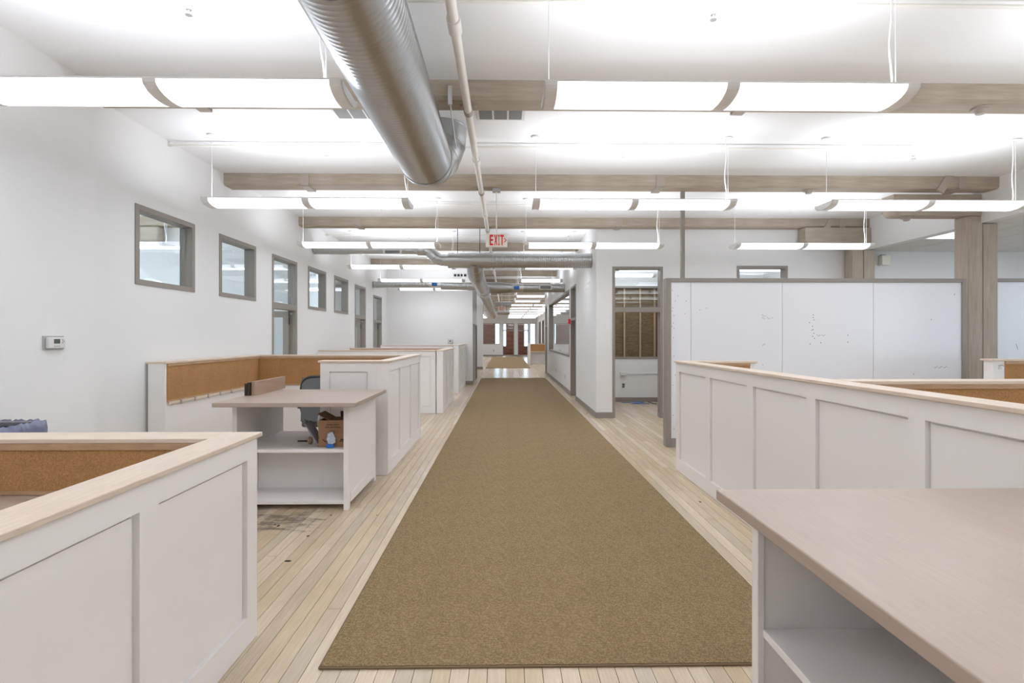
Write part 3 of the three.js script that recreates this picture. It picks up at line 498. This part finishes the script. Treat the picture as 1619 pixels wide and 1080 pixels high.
// ---------------------------------------------------------------- cubicle partitions
// along 'd' or 'x'; face = coordinate of the panelled face, out = +1/-1 the way it looks; u0..u1 length; st = stile centres
function partition(label, { along, face, out, u0, u1, h, t = 0.13, st = [], cork = null, corkTrim = true, panelled = true, endStile = true, capL = 0, capR = 0, capW = 0.02, capIn = capW, group }) {
  const P = (a, b, y0, y1, w0, w1, grain) => along === 'd' ? bx(face + out * w0, face + out * w1, y0, y1, a, b, grain) : bx(a, b, y0, y1, face + out * w0, face + out * w1, grain);
  const R = (a, b, y0, y1, w0, w1, r, grain) => along === 'd' ? rbx(Math.min(face + out * w0, face + out * w1), Math.max(face + out * w0, face + out * w1), y0, y1, a, b, r, grain) : rbx(a, b, y0, y1, face + out * w0, face + out * w1, r, grain);
  const m = (u0 + u1) / 2, c = face - out * t / 2, g = thing('cubicle_partition', label, 'partition', along === 'd' ? [c, 0, m] : [m, 0, c], group);
  const top = h - 0.022, S = 0.05, rec = 0.026;
  if (panelled) {
    part(g, 'core', [P(u0, u1, 0.004, top, -t, -rec)], M.white);
    const cs = [u0 + S, ...st, u1 - S];
    part(g, 'top_rail', [P(u0, u1, top - 0.1, top, -rec, 0)], M.white); part(g, 'bottom_rail', [P(u0, u1, 0.004, 0.145, -rec, 0)], M.white);
    for (const s of cs) part(g, 'stile', [P(s - S, s + S, 0.145, top - 0.1, -rec, 0)], M.white);
    for (let i = 1; i < cs.length; i++) part(g, 'panel', [P(cs[i - 1] + S + 0.014, cs[i] - S - 0.014, 0.145 + 0.014, top - 0.114, -rec - 0.002, -rec + 0.008)], M.white);
  } else part(g, 'core', [P(u0, u1, 0.004, top, -t, 0)], M.white);
  part(g, 'cap', [R(u0 - capL, u1 + capR, top, h, -t - capIn, capW, 0.004, along === 'd' ? 'z' : 'x')], M.cap);
  if (cork) {
    const [a, b, y0, y1] = cork; const k = part(g, 'cork_board', [P(a, b, y0, y1, -t - 0.008, -t)], M.cork);
    if (corkTrim) part(g, 'cork_trim', [P(a, b, y1, top, -t - 0.016, -t), P(a, b, y0 - 0.02, y0, -t - 0.012, -t)], M.capEdge, k);
  }
  return g;
}
// front left cubicle (lower walls)
const HA = 1.055;
partition('low panelled cubicle wall facing the rug, with a wide pale wood cap', { along: 'd', face: -1.285, out: 1, u0: 0.1, u1: 2.645, h: HA, t: 0.14, st: [0.97, 1.85], capR: 0.02 });
partition('low cubicle wall with cork inside, standing in front of the shelf counter', { along: 'x', face: 2.645, out: 1, u0: -3.58, u1: -1.446, h: HA, t: 0.14, st: [-2.9, -2.2], cork: [-3.57, -1.45, 0.8, 1.0], capR: 0, capW: 0.02 });
{
  const t = thing('cubicle_desk', 'pale desk top inside the low front cubicle', 'desk', [-2.5, 0, 2.1]);
  part(t, 'desk_top', [rbx(-3.57, -1.435, 0.745, 0.78, 1.65, 2.49, 0.005, 'x')], M.top); for (const x of [-3.5, -1.5]) part(t, 'leg', [bx(x - 0.025, x + 0.025, 0, 0.745, 1.72, 2.4)], M.white);
}
// second left cubicle
const HB = 1.287;
partition('short panelled end wall of the taller cubicle behind the shelf counter', { along: 'x', face: 5.68, out: -1, u0: -2.06, u1: -1.432, h: HB, t: 0.13, st: [], capL: 0.02, capR: 0 });
partition('panelled side wall of the taller cubicle facing the rug', { along: 'd', face: -1.305, out: 1, u0: 5.68, u1: 7.85, h: HB, t: 0.126, st: [6.4, 7.12], capL: 0.02, capR: 0.02, capIn: 0 });
partition('back wall of the taller cubicle with cork board inside', { along: 'x', face: 7.64, out: 1, u0: -3.785, u1: -1.432, h: HB, t: 0.13, st: [-2.9, -2.2], cork: [-3.618, -1.436, 0.86, HB - 0.05], capR: 0, capIn: 0.016 });
{
  const g = partition('cork-faced cubicle wall standing against the window wall', { along: 'd', face: -3.785, out: -1, u0: 5.45, u1: 7.493, h: HB, t: 0.165, panelled: false, cork: [5.47, 7.493, 0.87, HB - 0.05], capL: 0.02, capR: 0.0 });
  const end = g.position.x;
  part(g, 'end_stile', [bx(-3.79, -3.612, 0.004, HB - 0.022, 5.43, 5.45)], M.white);
  const cr = part(g, 'clip_rail', [bx(-3.612, -3.598, 0.825, 0.853, 5.48, 7.4)], M.cap); for (let k = 0; k < 5; k++) part(g, 'clip', [bx(-3.6, -3.585, 0.815, 0.862, 5.66 + k * 0.26, 5.68 + k * 0.26)], M.steel, cr);
  for (const [d, y] of [[5.5, 1.235]]) part(g, 'label_tab', [bx(-3.614, -3.61, y, y + 0.025, d, d + 0.03)], M.plastic);
}
// third and fourth left cubicles
partition('panelled near wall of the third cubicle beyond the taller one', { along: 'x', face: 10.27, out: -1, u0: -3.76, u1: -1.402, h: HB, st: [-3.0, -2.2], capR: 0.0 });
partition('panelled corridor side of the third cubicle', { along: 'd', face: -1.25, out: 1, u0: 10.27, u1: 12.46, h: HB, st: [11.0, 11.73], cork: [10.42, 12.4, 0.9, HB - 0.05] });
partition('panelled near wall of the fourth cubicle', { along: 'x', face: 13.9, out: -1, u0: -3.4, u1: -1.422, h: HB + 0.05, st: [-2.7, -2.0] });
partition('panelled corridor side of the fourth cubicle before the end wall', { along: 'd', face: -1.27, out: 1, u0: 13.9, u1: 16.45, h: HB + 0.05, st: [14.6, 15.2, 15.8], cork: [14.05, 16.4, 0.9, HB] });
partition('cork-lined back wall of the third cubicle', { along: 'x', face: 12.44, out: 1, u0: -3.76, u1: -1.402, h: HB, st: [-3.0, -2.2], cork: [-3.75, -1.41, 0.9, HB - 0.05] });
// right cubicles
const HR = 1.275;
partition('long panelled cubicle wall right of the rug with a pale wood cap', { along: 'd', face: 2.0, out: -1, u0: 0.3, u1: 5.88, h: HR, t: 0.12, st: [0.75, 1.59, 2.43, 3.28, 4.1, 4.96], cork: [0.35, 3.1, 0.86, HR - 0.05], capR: 0.02 });
partition('short cork-faced end wall at the far end of the long right partition', { along: 'x', face: 5.86, out: 1, u0: 2.16, u1: 2.86, h: HR, t: 0.12, st: [], cork: [2.17, 2.8, 0.86, HR - 0.05], capR: 0.02 });
partition('cork-faced cross wall joining the long right partition', { along: 'x', face: 3.27, out: 1, u0: 2.16, u1: 5.4, h: HR, t: 0.12, st: [2.9, 3.7, 4.5], cork: [2.17, 5.38, 0.86, HR - 0.05] });
{
  const g = partition('cork-faced wall with a coat hook in front of the timber column', { along: 'x', face: 6.13, out: 1, u0: 5.88, u1: 8.6, h: HR + 0.01, t: 0.12, st: [6.8, 7.7], cork: [6.02, 8.5, 0.8, HR - 0.05], capL: 0.03 });
  const h = part(g, 'coat_hook', [tube([[5.95, 1.20, 5.99], [5.945, 1.175, 5.975], [5.925, 1.165, 5.965], [5.905, 1.175, 5.965]], 0.005, 14, 6), tube([[5.955, 1.21, 5.995], [5.962, 1.215, 5.975], [5.965, 1.2, 5.965]], 0.005, 10, 6), bx(5.949, 5.961, 1.175, 1.215, 6.0, 6.01)], M.steel); h.userData.label = 'dark metal coat hook';
}
// ---------------------------------------------------------------- shelf counters
{
  const t = thing('shelf_counter', 'white open shelf counter with pale wood top beside the taller cubicle', 'counter', [-1.9, 0, 5.0]);
  part(t, 'counter_top', [rbx(-2.51, -1.282, 0.947, 0.985, 4.37, 5.5, 0.005, 'x')], M.top);
  part(t, 'side_panel', [bx(-1.425, -1.4, 0.06, 0.947, 4.56, 5.5)], M.white);
  part(t, 'side_panel', [bx(-2.43, -2.39, 0.0, 0.947, 4.55, 5.5)], M.white);
  part(t, 'front_post', [rbx(-1.442, -1.398, 0.0, 0.947, 4.545, 4.6, 0.003)], M.white); part(t, 'back_post', [rbx(-1.442, -1.396, 0.0, 0.947, 5.45, 5.5, 0.003)], M.white);
  part(t, 'side_rail', [bx(-1.4, -1.392, 0.06, 0.14, 4.6, 5.45)], M.white);
  part(t, 'shelf', [rbx(-2.39, -1.43, 0.515, 0.545, 4.55, 5.45, 0.003)], M.white); part(t, 'shelf', [rbx(-2.39, -1.43, 0.05, 0.085, 4.56, 5.0, 0.003)], M.white);
  part(t, 'back_panel', [bx(-2.39, -1.43, 0.085, 0.515, 4.95, 4.97)], M.white);
}
{
  const t = thing('counter_table', 'pale wood topped white shelf counter beside the long right partition', 'counter', [1.4, 0, 1.1]);
  part(t, 'counter_top', [rbx(0.785, 1.95, 0.945, 0.985, 0.15, 1.872, 0.006, 'z')], M.top);
  part(t, 'end_panel', [rbx(0.85, 1.9, 0.0, 0.945, 1.685, 1.72, 0.003)], M.white); part(t, 'end_panel', [rbx(0.85, 1.9, 0.0, 0.945, 0.25, 0.285, 0.003)], M.white);
  part(t, 'front_post', [rbx(0.846, 0.87, 0.0, 0.945, 1.68, 1.722, 0.003)], M.white);
  part(t, 'shelf', [rbx(0.865, 1.55, 0.545, 0.572, 0.285, 1.685, 0.003)], M.white); part(t, 'shelf', [rbx(0.865, 1.55, 0.06, 0.09, 0.285, 1.685, 0.003)], M.white);
  part(t, 'back_panel', [bx(1.55, 1.57, 0.06, 0.945, 0.285, 1.685)], M.white);
}

// ---------------------------------------------------------------- whiteboards
const boardTex = (() => {
  const c = document.createElement('canvas'); c.width = 2048; c.height = 1024; const x = c.getContext('2d');
  x.fillStyle = '#ffffff'; x.fillRect(0, 0, 2048, 1024); x.lineWidth = 1.6;
  const X = (px) => (px - 1061) / 461 * 2048, Y = (py) => (py - 446) / 247 * 1024, dot = (px, py, r, col = '#555') => { x.fillStyle = col; x.beginPath(); x.ellipse(X(px), Y(py), r * 1.1, r, 0, 0, 7); x.fill(); };
  for (const [px, py] of [[1063, 459], [1072, 468], [1068, 476], [1085, 476], [1064, 487], [1063, 492], [1066, 499], [1083, 496], [1065, 511], [1063, 516], [1066, 519], [1065, 534], [1107, 490], [1117, 487], [1066, 563], [1068, 593], [1206, 577], [1065, 657], [1064, 609], [1070, 620], [1066, 678]]) dot(px, py, 2.6, '#999');
  for (const [px, py] of [[1286, 498], [1286, 502], [1287, 506], [1280, 510], [1285, 516], [1286, 521], [1284, 522], [1287, 527], [1285, 532], [1288, 535], [1281, 544], [1298, 542], [1341, 541], [1341, 530], [1511, 465], [1474, 505], [1446, 592]]) dot(px, py, 3, '#666');
  const scrawl = (px, py, w, col) => { x.strokeStyle = col; x.lineWidth = 2; x.beginPath(); x.moveTo(X(px), Y(py)); for (let q = 0; q < w; q += 3) { const gap = (q % 33) > 26; const a = X(px) + q, b = Y(py) + 5 * Math.sin(q * 1.9 + px); if (gap) x.moveTo(a, b); else x.lineTo(a, b); } x.stroke(); };
  scrawl(1205, 499, 34, '#9a9aa0'); scrawl(1205, 503, 80, '#9a9aa0'); scrawl(1292, 530, 60, '#8a8a90'); scrawl(1479, 581, 100, '#777');
  x.strokeStyle = '#999'; for (const [a, b, e, f] of [[1205, 547, 1208, 544], [1208, 545, 1210, 543]]) { x.beginPath(); x.moveTo(X(a), Y(b)); x.lineTo(X(e), Y(f)); x.stroke(); }
  const t = new THREE.CanvasTexture(c); t.colorSpace = THREE.SRGBColorSpace; return t;
})();
{
  const d = 7.08, X0 = 2.27, X1 = 6.55, t = thing('whiteboard_partition', 'large taupe framed whiteboard partition with faint marker scribbles', 'whiteboard', [(X0 + X1) / 2, 0, d + 0.06]);
  const mat = std({ color: M.whiteboard.color, roughness: 0.22, map: boardTex });
  part(t, 'stile', [rbx(X0, X0 + 0.072, 0, 2.38, d, d + 0.14, 0.004, 'y')], M.taupe); part(t, 'stile', [rbx(X1 - 0.06, X1, 0, 2.38, d, d + 0.14, 0.004, 'y')], M.taupe);
  part(t, 'top_rail', [rbx(X0 + 0.072, X1 - 0.06, 2.325, 2.38, d, d + 0.14, 0.004, 'x')], M.taupe); part(t, 'bottom_rail', [rbx(X0 + 0.072, X1 - 0.06, 0, 0.125, d, d + 0.14, 0.004, 'x')], M.taupe);
  const xs = [X0 + 0.072, 2.625, 3.925, 5.225, X1 - 0.06];
  for (let i = 0; i < 4; i++) { const g = bx(xs[i] + (i ? 0.0025 : 0), xs[i + 1] - (i < 3 ? 0.0025 : 0), 0.125, 2.325, d + 0.02, d + 0.05); const u = g.attributes.uv, p = g.attributes.position; for (let k = 0; k < u.count; k++) u.setXY(k, (p.getX(k) - xs[0]) / (xs[4] - xs[0]), (p.getY(k) - 0.125) / 2.2); part(t, 'whiteboard_sheet', [g], mat); }
  part(t, 'backing', [bx(xs[0], xs[4], 0.125, 2.325, d + 0.05, d + 0.1)], M.lampMetal);
  part(t, 'brace_post', [bx(2.50, 2.55, 2.38, 3.614, d + 0.045, d + 0.095, 'y')], M.taupe);
  const e = 7.46, q = thing('whiteboard_partition', 'second whiteboard partition right of the doubled column', 'whiteboard', [8.3, 0, e + 0.05]);
  part(q, 'stile', [rbx(6.98, 7.04, 0, 2.43, e, e + 0.1, 0.004, 'y')], M.taupe); part(q, 'top_rail', [rbx(7.04, 9.6, 2.375, 2.43, e, e + 0.1, 0.004, 'x')], M.taupe); part(q, 'bottom_rail', [rbx(7.04, 9.6, 0, 0.125, e, e + 0.1, 0.004, 'x')], M.taupe);
  part(q, 'whiteboard_sheet', [bx(7.04, 9.6, 0.125, 2.375, e + 0.02, e + 0.05)], M.whiteboard);
  const s = bx(-0.002, 0.002, -0.045, 0.045, -0.0015, 0.0015); s.rotateZ(0.3); s.translate(7.68, 1.41, -(e + 0.0195)); part(q, 'marker_stroke', [s], M.black);
}
{
  const t = thing('wall_speaker', 'small beige wall speaker on the cross wall above the whiteboard', 'speaker', [7.28, 2.92, 9.63]);
  part(t, 'cabinet', [rbx(7.2, 7.36, 2.925, 3.11, 9.55, 9.655, 0.01)], M.sign); part(t, 'bracket', [bx(7.23, 7.31, 3.11, 3.135, 9.6, 9.655)], M.plasticGrey);
}

// ---------------------------------------------------------------- thermostats, outlets, small wall things
{
  const t = thing('thermostat', 'white digital thermostat with dark display on the near window wall', 'thermostat', [XLN, 1.503, 4.09]);
  part(t, 'wall_plate', [rbx(XLN, XLN + 0.01, 1.448, 1.56, 4.0, 4.185, 0.003)], M.plasticGrey); const bd = part(t, 'body', [rbx(XLN + 0.01, XLN + 0.042, 1.46, 1.548, 4.015, 4.165, 0.008)], M.plastic);
  part(t, 'display', [bx(XLN + 0.041, XLN + 0.0435, 1.498, 1.534, 4.058, 4.112)], M.lcd, bd);
  for (const [y, d] of [[1.478, 4.065], [1.478, 4.085], [1.478, 4.105], [1.527, 4.135], [1.516, 4.145], [1.505, 4.135]]) part(t, 'button', [cyl(0.005, [XLN + 0.04, y, d], [XLN + 0.045, y, d], 8)], M.plasticGrey, bd);
  const q = thing('thermostat', 'small thermostat on the blank wall behind the last cubicles', 'thermostat', [-1.77, 1.4, 16.5]);
  part(q, 'wall_plate', [bx(-1.85, -1.69, 1.345, 1.475, 16.488, 16.499)], M.plasticGrey); const bq = part(q, 'body', [rbx(-1.83, -1.71, 1.36, 1.46, 16.46, 16.488, 0.008)], M.plastic); part(q, 'display', [bx(-1.8, -1.74, 1.4, 1.44, 16.457, 16.461)], M.lcd, bq);
  const s = thing('fire_strobe', 'red fire alarm strobe on the doorway edge beside the long window', 'alarm', [1.74, 1.95, 13.5]);
  const hs = part(s, 'housing', [rbx(1.69, 1.749, 1.9, 2.03, 13.42, 13.54, 0.006)], M.red); part(s, 'strobe_lens', [rbx(1.68, 1.692, 1.95, 2.0, 13.45, 13.51, 0.004)], M.plastic, hs);
  for (const d of [14.6, 17.2]) { const o = thing('wall_outlet', 'small white outlet plate below the long corridor window', 'outlet', [1.745, 0.42, d], 'corridor outlets'); part(o, 'plate', [rbx(1.742, 1.749, 0.36, 0.48, d - 0.04, d + 0.04, 0.002)], M.plasticGrey); }
  const f = thing('wall_outlet', 'outlet plate on the end wall below its wide window', 'outlet', [-0.9, 0.45, 41.28]); part(f, 'plate', [bx(-0.95, -0.85, 0.38, 0.52, 41.288, 41.299)], M.plasticGrey);
}
{ // raised lettering low-contrast on the corridor wall is unreadable in the photograph: four thin dashes of letters
  const t = thing('wall_lettering', 'faint small raised letters high on the corridor wall corner', 'lettering', [1.745, 2.6, 10.6]);
  for (let r = 0; r < 2; r++) for (let k = 0; k < 9 - r * 2; k++) part(t, 'letter', [bx(1.744, 1.7495, 2.56 + r * 0.11, 2.56 + r * 0.11 + 0.05, 10.35 + k * 0.09, 10.40 + k * 0.09)], M.lampMetal);
}

// ---------------------------------------------------------------- things in the taller cubicle
{
  const t = thing('office_chair', 'black framed mesh office chair behind the shelf counter', 'chair', [-2.25, 0, 6.4]);
  const x = -2.25, d = 6.4, loop = [];
  for (let i = 0; i <= 24; i++) { const a = 2 * Math.PI * i / 24, c = Math.cos(a), s = Math.sin(a), w = 0.245 - 0.03 * Math.max(0, -s); loop.push([x + w * Math.sign(c) * Math.abs(c) ** 0.5, 0.79 + 0.275 * Math.sign(s) * Math.abs(s) ** 0.55, d - 0.17 - 0.035 * (1 - c * c) + 0.07 * (0.79 + 0.275 * s - 0.8)]); }
  part(t, 'back_frame', [tube(loop, 0.017, 90, 8)], M.black);
  const bg = new THREE.PlaneGeometry(0.46, 0.53, 10, 10), p = bg.attributes.position; for (let i = 0; i < p.count; i++) { const u = p.getX(i), v = p.getY(i); p.setZ(i, 0.035 - 0.6 * u * u * 0.6 - 0.07 * v); } bg.computeVertexNormals();
  const bb = bg.clone(); bb.translate(0, 0, 0.012); bg.translate(0, 0, 0); for (const q of [bg, bb]) q.translate(x, 0.79, -(d - 0.17)); part(t, 'back_mesh', [bg, bb], M.meshGrey);
  part(t, 'back_support', [tube([[x, 0.62, d - 0.2], [x, 0.5, d - 0.24], [x, 0.42, d - 0.15], [x, 0.4, d]], 0.022, 20, 8)], M.chairGrey);
  const seat = new RoundedBoxGeometry(0.5, 0.07, 0.48, 3, 0.03); seat.translate(x, 0.475, -(d + 0.08)); part(t, 'seat', [clean(seat)], M.meshGrey);
  for (const s of [-1, 1]) { part(t, 'armrest', [tube([[x + s * 0.2, 0.44, d + 0.02], [x + s * 0.29, 0.47, d + 0.02], [x + s * 0.29, 0.66, d + 0.02]], 0.016, 16, 8, true), rbx(x + s * 0.29 - 0.04, x + s * 0.29 + 0.04, 0.66, 0.69, d - 0.08, d + 0.16, 0.012)], M.black); }
  part(t, 'gas_post', [cyl(0.026, [x, 0.1, d + 0.06], [x, 0.44, d + 0.06], 14)], M.black);
  for (let k = 0; k < 5; k++) { const a = k * 2 * Math.PI / 5 + 0.3, ex = x + 0.29 * Math.cos(a), ed = d + 0.06 + 0.29 * Math.sin(a); const l = part(t, 'base_leg', [cyl(0.026, [x, 0.115, d + 0.06], [ex, 0.08, ed], 8, 0.016)], M.black); part(t, 'caster', [cyl(0.028, [ex - 0.02 * Math.sin(a), 0.029, ed + 0.02 * Math.cos(a)], [ex + 0.02 * Math.sin(a), 0.029, ed - 0.02 * Math.cos(a)], 14)], M.black, l); }
}
{
  tag(mesh('tan_board', [rbx(-2.452, -2.42, 0.9855, 1.118, 4.93, 5.62, 0.003, 'z')], M.tan), 'tan board standing on edge along the counter top', 'board');
  for (const [i, x] of [[0, -2.503], [1, -2.478]]) tag(mesh('dark_panel', [rbx(x, x + 0.022, 0.9855, 1.105 + i * 0.008, 4.9, 5.4, 0.003, 'z')], M.darkwood), 'thin dark wood panel stacked against the tan board', 'panel', 'dark panels beside the tan board');
}
{ // carton with printed face
  const c = document.createElement('canvas'); c.width = 512; c.height = 512; const k = c.getContext('2d'); k.fillStyle = '#a27c60'; k.fillRect(0, 0, 512, 512); k.fillStyle = '#3a2418'; k.textAlign = 'center';
  const squig = (a, b, y) => { k.lineWidth = 5; k.strokeStyle = '#5a3d2a'; k.beginPath(); for (let q = a; q < b; q += 6) { k.moveTo(q, y + 4 * Math.sin(q)); k.lineTo(q + 4, y + 4 * Math.cos(q * 1.7)); } k.stroke(); };
  squig(170, 380, 42); k.font = 'bold 42px sans-serif'; k.fillText('MADE WITH', 275, 100); k.fillText('LESS MATERIAL', 275, 148); for (const y of [192, 216, 240]) squig(225, 395, y);
  k.strokeStyle = '#1d1210'; k.lineWidth = 13; k.lineCap = 'round'; k.beginPath(); k.moveTo(85, 362); k.quadraticCurveTo(110, 400, 150, 412); k.stroke(); k.beginPath(); k.moveTo(400, 408); k.quadraticCurveTo(430, 400, 445, 375); k.stroke(); k.beginPath(); k.moveTo(420, 368); k.lineTo(470, 362); k.lineTo(462, 412); k.stroke();
  k.fillStyle = '#1d1210'; k.fillRect(0, 300, 14, 20); k.fillRect(0, 335, 14, 20);
  const tex = new THREE.CanvasTexture(c); tex.colorSpace = THREE.SRGBColorSpace;
  const x0 = -1.70, x1 = -1.455, y0 = 0.546, y1 = 0.79, d0 = 4.64, d1 = 4.86, t = thing('cardboard_box', 'open printed cardboard box on the middle shelf of the counter', 'box', [(x0 + x1) / 2, y0, (d0 + d1) / 2]);
  const front = bx(x0, x1, y0, y1, d0, d0 + 0.005), u = front.attributes.uv, p = front.attributes.position; for (let i = 0; i < u.count; i++) u.setXY(i, (p.getX(i) - x0) / (x1 - x0), (p.getY(i) - y0) / (y1 - y0));
  part(t, 'printed_side', [front], std({ map: tex, roughness: 0.9 }));
  part(t, 'body', [bx(x0, x0 + 0.005, y0, y1, d0 + 0.005, d1), bx(x1 - 0.005, x1, y0, y1, d0 + 0.005, d1), bx(x0 + 0.005, x1 - 0.005, y0, y1, d1 - 0.005, d1), bx(x0 + 0.005, x1 - 0.005, y0, y0 + 0.005, d0 + 0.005, d1 - 0.005)], M.cardboard);
  const f1 = new THREE.BoxGeometry(0.11, 0.004, 0.2); f1.rotateZ(-0.5); f1.translate(x0 + 0.035, y1 + 0.03, -(d0 + d1) / 2); part(t, 'flap', [f1], M.cardboard);
  const f2 = new THREE.BoxGeometry(0.11, 0.055, 0.004); f2.rotateX(0.2); f2.translate(x1 - 0.058, y1 + 0.027, -d1); part(t, 'flap', [f2], M.cardDark);
  const b = new THREE.IcosahedronGeometry(0.055, 3), q = b.attributes.position; for (let i = 0; i < q.count; i++) { const X = q.getX(i), Y = q.getY(i), Z = q.getZ(i), n = 1 + 0.3 * Math.sin(X * 150 + Y * 90) * Math.cos(Z * 140 - Y * 110); q.setXYZ(i, X * n * 0.62 * (1 - Y * 4), Y * n * 0.95, Z * n * 0.3); } b.computeVertexNormals(); b.translate(-1.575, 0.632, -4.61);
  const bag = thing('plastic_pouch', 'crumpled clear and blue plastic pouch leaning on the cardboard box', 'pouch', [-1.575, 0.546, 4.61]);
  part(bag, 'film', [clean(b)], std({ color: lin(0.62, 0.68, 0.80), roughness: 0.2 })); part(bag, 'blue_band', [rbx(-1.618, -1.545, 0.5465, 0.58, 4.59, 4.622, 0.01)], M.blue);
  const nb = rbx(-0.005, 0.005, -0.11, 0.11, -0.08, 0.08, 0.002); nb.rotateZ(0.55); nb.translate(-1.768, 0.668, -4.72); tag(mesh('notebook', [nb], std({ color: lin(0.27, 0.27, 0.31), roughness: 0.5 })), 'thin grey notebook leaning against the cardboard box', 'notebook');
  const pp = new THREE.DodecahedronGeometry(0.035, 0); pp.scale(0.7, 1.1, 0.8); pp.translate(-1.815, 0.584, -4.75); tag(mesh('paper_scrap', [clean(pp)], M.cardboard), 'crumpled brown paper scrap under the leaning notebook', 'paper');
  tag(mesh('brown_twig', [tube([[-1.99, 0.55, 4.9], [-1.94, 0.556, 4.87], [-1.9, 0.55, 4.9], [-1.86, 0.552, 4.88]], 0.006, 20, 5)], M.darkwood), 'scrap of dark brown twine on the middle counter shelf', 'twine');
}
{ // bin by the near wall
  const x0 = -3.58, x1 = -3.16, d0 = 3.05, d1 = 3.5, h = 0.97, t = thing('waste_bin', 'dark waste bin with a bluish plastic liner beside the near wall', 'bin', [(x0 + x1) / 2, 0, (d0 + d1) / 2]);
  const g = new THREE.CylinderGeometry(0.5, 0.4, h, 4, 1, true); g.rotateY(Math.PI / 4); g.scale((x1 - x0) / 0.7071, 1, (d1 - d0) / 0.7071); g.translate((x0 + x1) / 2, h / 2, -(d0 + d1) / 2); part(t, 'body', [clean(g.toNonIndexed())], M.bin);
  part(t, 'base', [bx(x0 + 0.05, x1 - 0.05, 0, 0.02, d0 + 0.05, d1 - 0.05)], M.bin);
  part(t, 'rim', [rbx(x0 - 0.012, x1 + 0.012, h - 0.03, h + 0.004, d0 - 0.012, d0 + 0.02, 0.008), rbx(x0 - 0.012, x1 + 0.012, h - 0.03, h + 0.004, d1 - 0.02, d1 + 0.012, 0.008), rbx(x0 - 0.012, x0 + 0.02, h - 0.03, h + 0.004, d0 + 0.02, d1 - 0.02, 0.008), rbx(x1 - 0.02, x1 + 0.012, h - 0.03, h + 0.004, d0 + 0.02, d1 - 0.02, 0.008)], M.bin);
  const n = 80, pos = [], idx = []; for (let j = 0; j < 5; j++) for (let i = 0; i <= n; i++) { const a = 2 * Math.PI * i / n, c = Math.cos(a), s = Math.sin(a), q = 1 / Math.max(Math.abs(c), Math.abs(s)), wob = 0.012 * Math.sin(i * 2.7) + 0.008 * Math.sin(i * 1.3 + 2), k = [0.9, 0.965, 1.075, 1.10, 1.09][j], y = [h - 0.14, h - 0.01, h + 0.014, h - 0.04, h - 0.11][j] + wob * (j > 2 ? 1.6 : 0.5); pos.push((x0 + x1) / 2 + (x1 - x0) / 2 * c * q * (k + wob), y, -((d0 + d1) / 2) + (d1 - d0) / 2 * s * q * (k + wob)); }
  for (let j = 0; j < 4; j++) for (let i = 0; i < n; i++) { const p = j * (n + 1) + i; idx.push(p, p + 1, p + n + 1, p + 1, p + n + 2, p + n + 1); }
  const lg = new THREE.BufferGeometry(); lg.setAttribute('position', new THREE.Float32BufferAttribute(pos, 3)); lg.setIndex(idx); lg.computeVertexNormals(); lg.setAttribute('uv', new THREE.Float32BufferAttribute(new Float32Array(pos.length / 3 * 2), 2)); part(t, 'liner', [lg.toNonIndexed()], M.liner);
}

// ---------------------------------------------------------------- far desk, floor debris
{
  const t = thing('far_partition', 'distant white partition with cork upper panel in the far room', 'partition', [1.9, 0, 29.4]);
  part(t, 'cork_board', [bx(1.45, 2.55, 0.72, 1.13, 29.4, 29.42)], M.cork); part(t, 'core', [bx(1.45, 2.55, 0.005, 1.13, 29.42, 29.52)], M.white); part(t, 'shelf_edge', [bx(1.45, 2.55, 0.68, 0.72, 29.1, 29.42)], M.cap); part(t, 'cap', [bx(1.45, 2.57, 1.13, 1.16, 29.36, 29.56)], M.cap); part(t, 'side_wing', [bx(1.32, 1.45, 0.005, 1.16, 28.4, 29.5)], M.white);
}
{
  const at = (px, py) => { const u = (px - 809.5) / 800, v = (533 - py) / 800, th = Math.atan(11.5 / 800), s = -1.55 / v; return [(u * Math.cos(th) + Math.sin(th)) * s, (Math.cos(th) - u * Math.sin(th)) * s]; };
  // dark adhesive residue in front of the counter: an irregular stain with ragged alpha
  const a = vnoise(256, 256, 14, 48), b = vnoise(256, 256, 40, 110), c = vnoise(256, 256, 6, 9);
  const al = dataTex(256, 256, (i, j) => { const e = Math.max(Math.abs(i / 255 - 0.5), Math.abs(j / 255 - 0.5)) * 2, v = a[j * 256 + i] * 0.5 + b[j * 256 + i] * 0.35 + c[j * 256 + i] * 0.5 - e ** 3 * 0.45; const q = v > 0.74 ? 120 : v > 0.58 ? 34 : v > 0.48 ? 16 : 0; return [q, q, q]; }, false);
  const g = new THREE.PlaneGeometry(1.05, 0.62); g.rotateX(-Math.PI / 2); g.translate(-1.98, 0.0012, -4.28); const s = mesh('floor_stain', [clean(g)], std({ color: lin(0.12, 0.11, 0.10), roughness: 0.9, alphaMap: al, transparent: true })); tag(s, 'dark speckled adhesive stain on the boards in front of the counter', 'stain');
  for (const [px, py, r] of [[523, 815, 0.012], [487, 848, 0.014], [455, 888, 0.024], [440, 832, 0.014], [435, 830, 0.012], [1107, 794, 0.016], [1190, 857, 0.012], [596, 815, 0.008], [928, 654, 0.02], [848, 770, 0.008]]) {
    const [x, d] = at(px, py), k = new THREE.IcosahedronGeometry(r, 1); k.scale(1, 0.25, r > 0.02 ? 0.3 : 0.6); k.rotateY(0.6 + px); k.translate(x, r * 0.2, -d);
    tag(mesh('floor_scrap', [clean(k)], M.darkwood), 'tiny dark scrap lying on the pale floor boards', 'scrap', 'floor scraps');
  }
}

scene.traverse((o) => { if (o.isMesh) o.castShadow = o.receiveShadow = true; });
renderer.render(scene, camera);
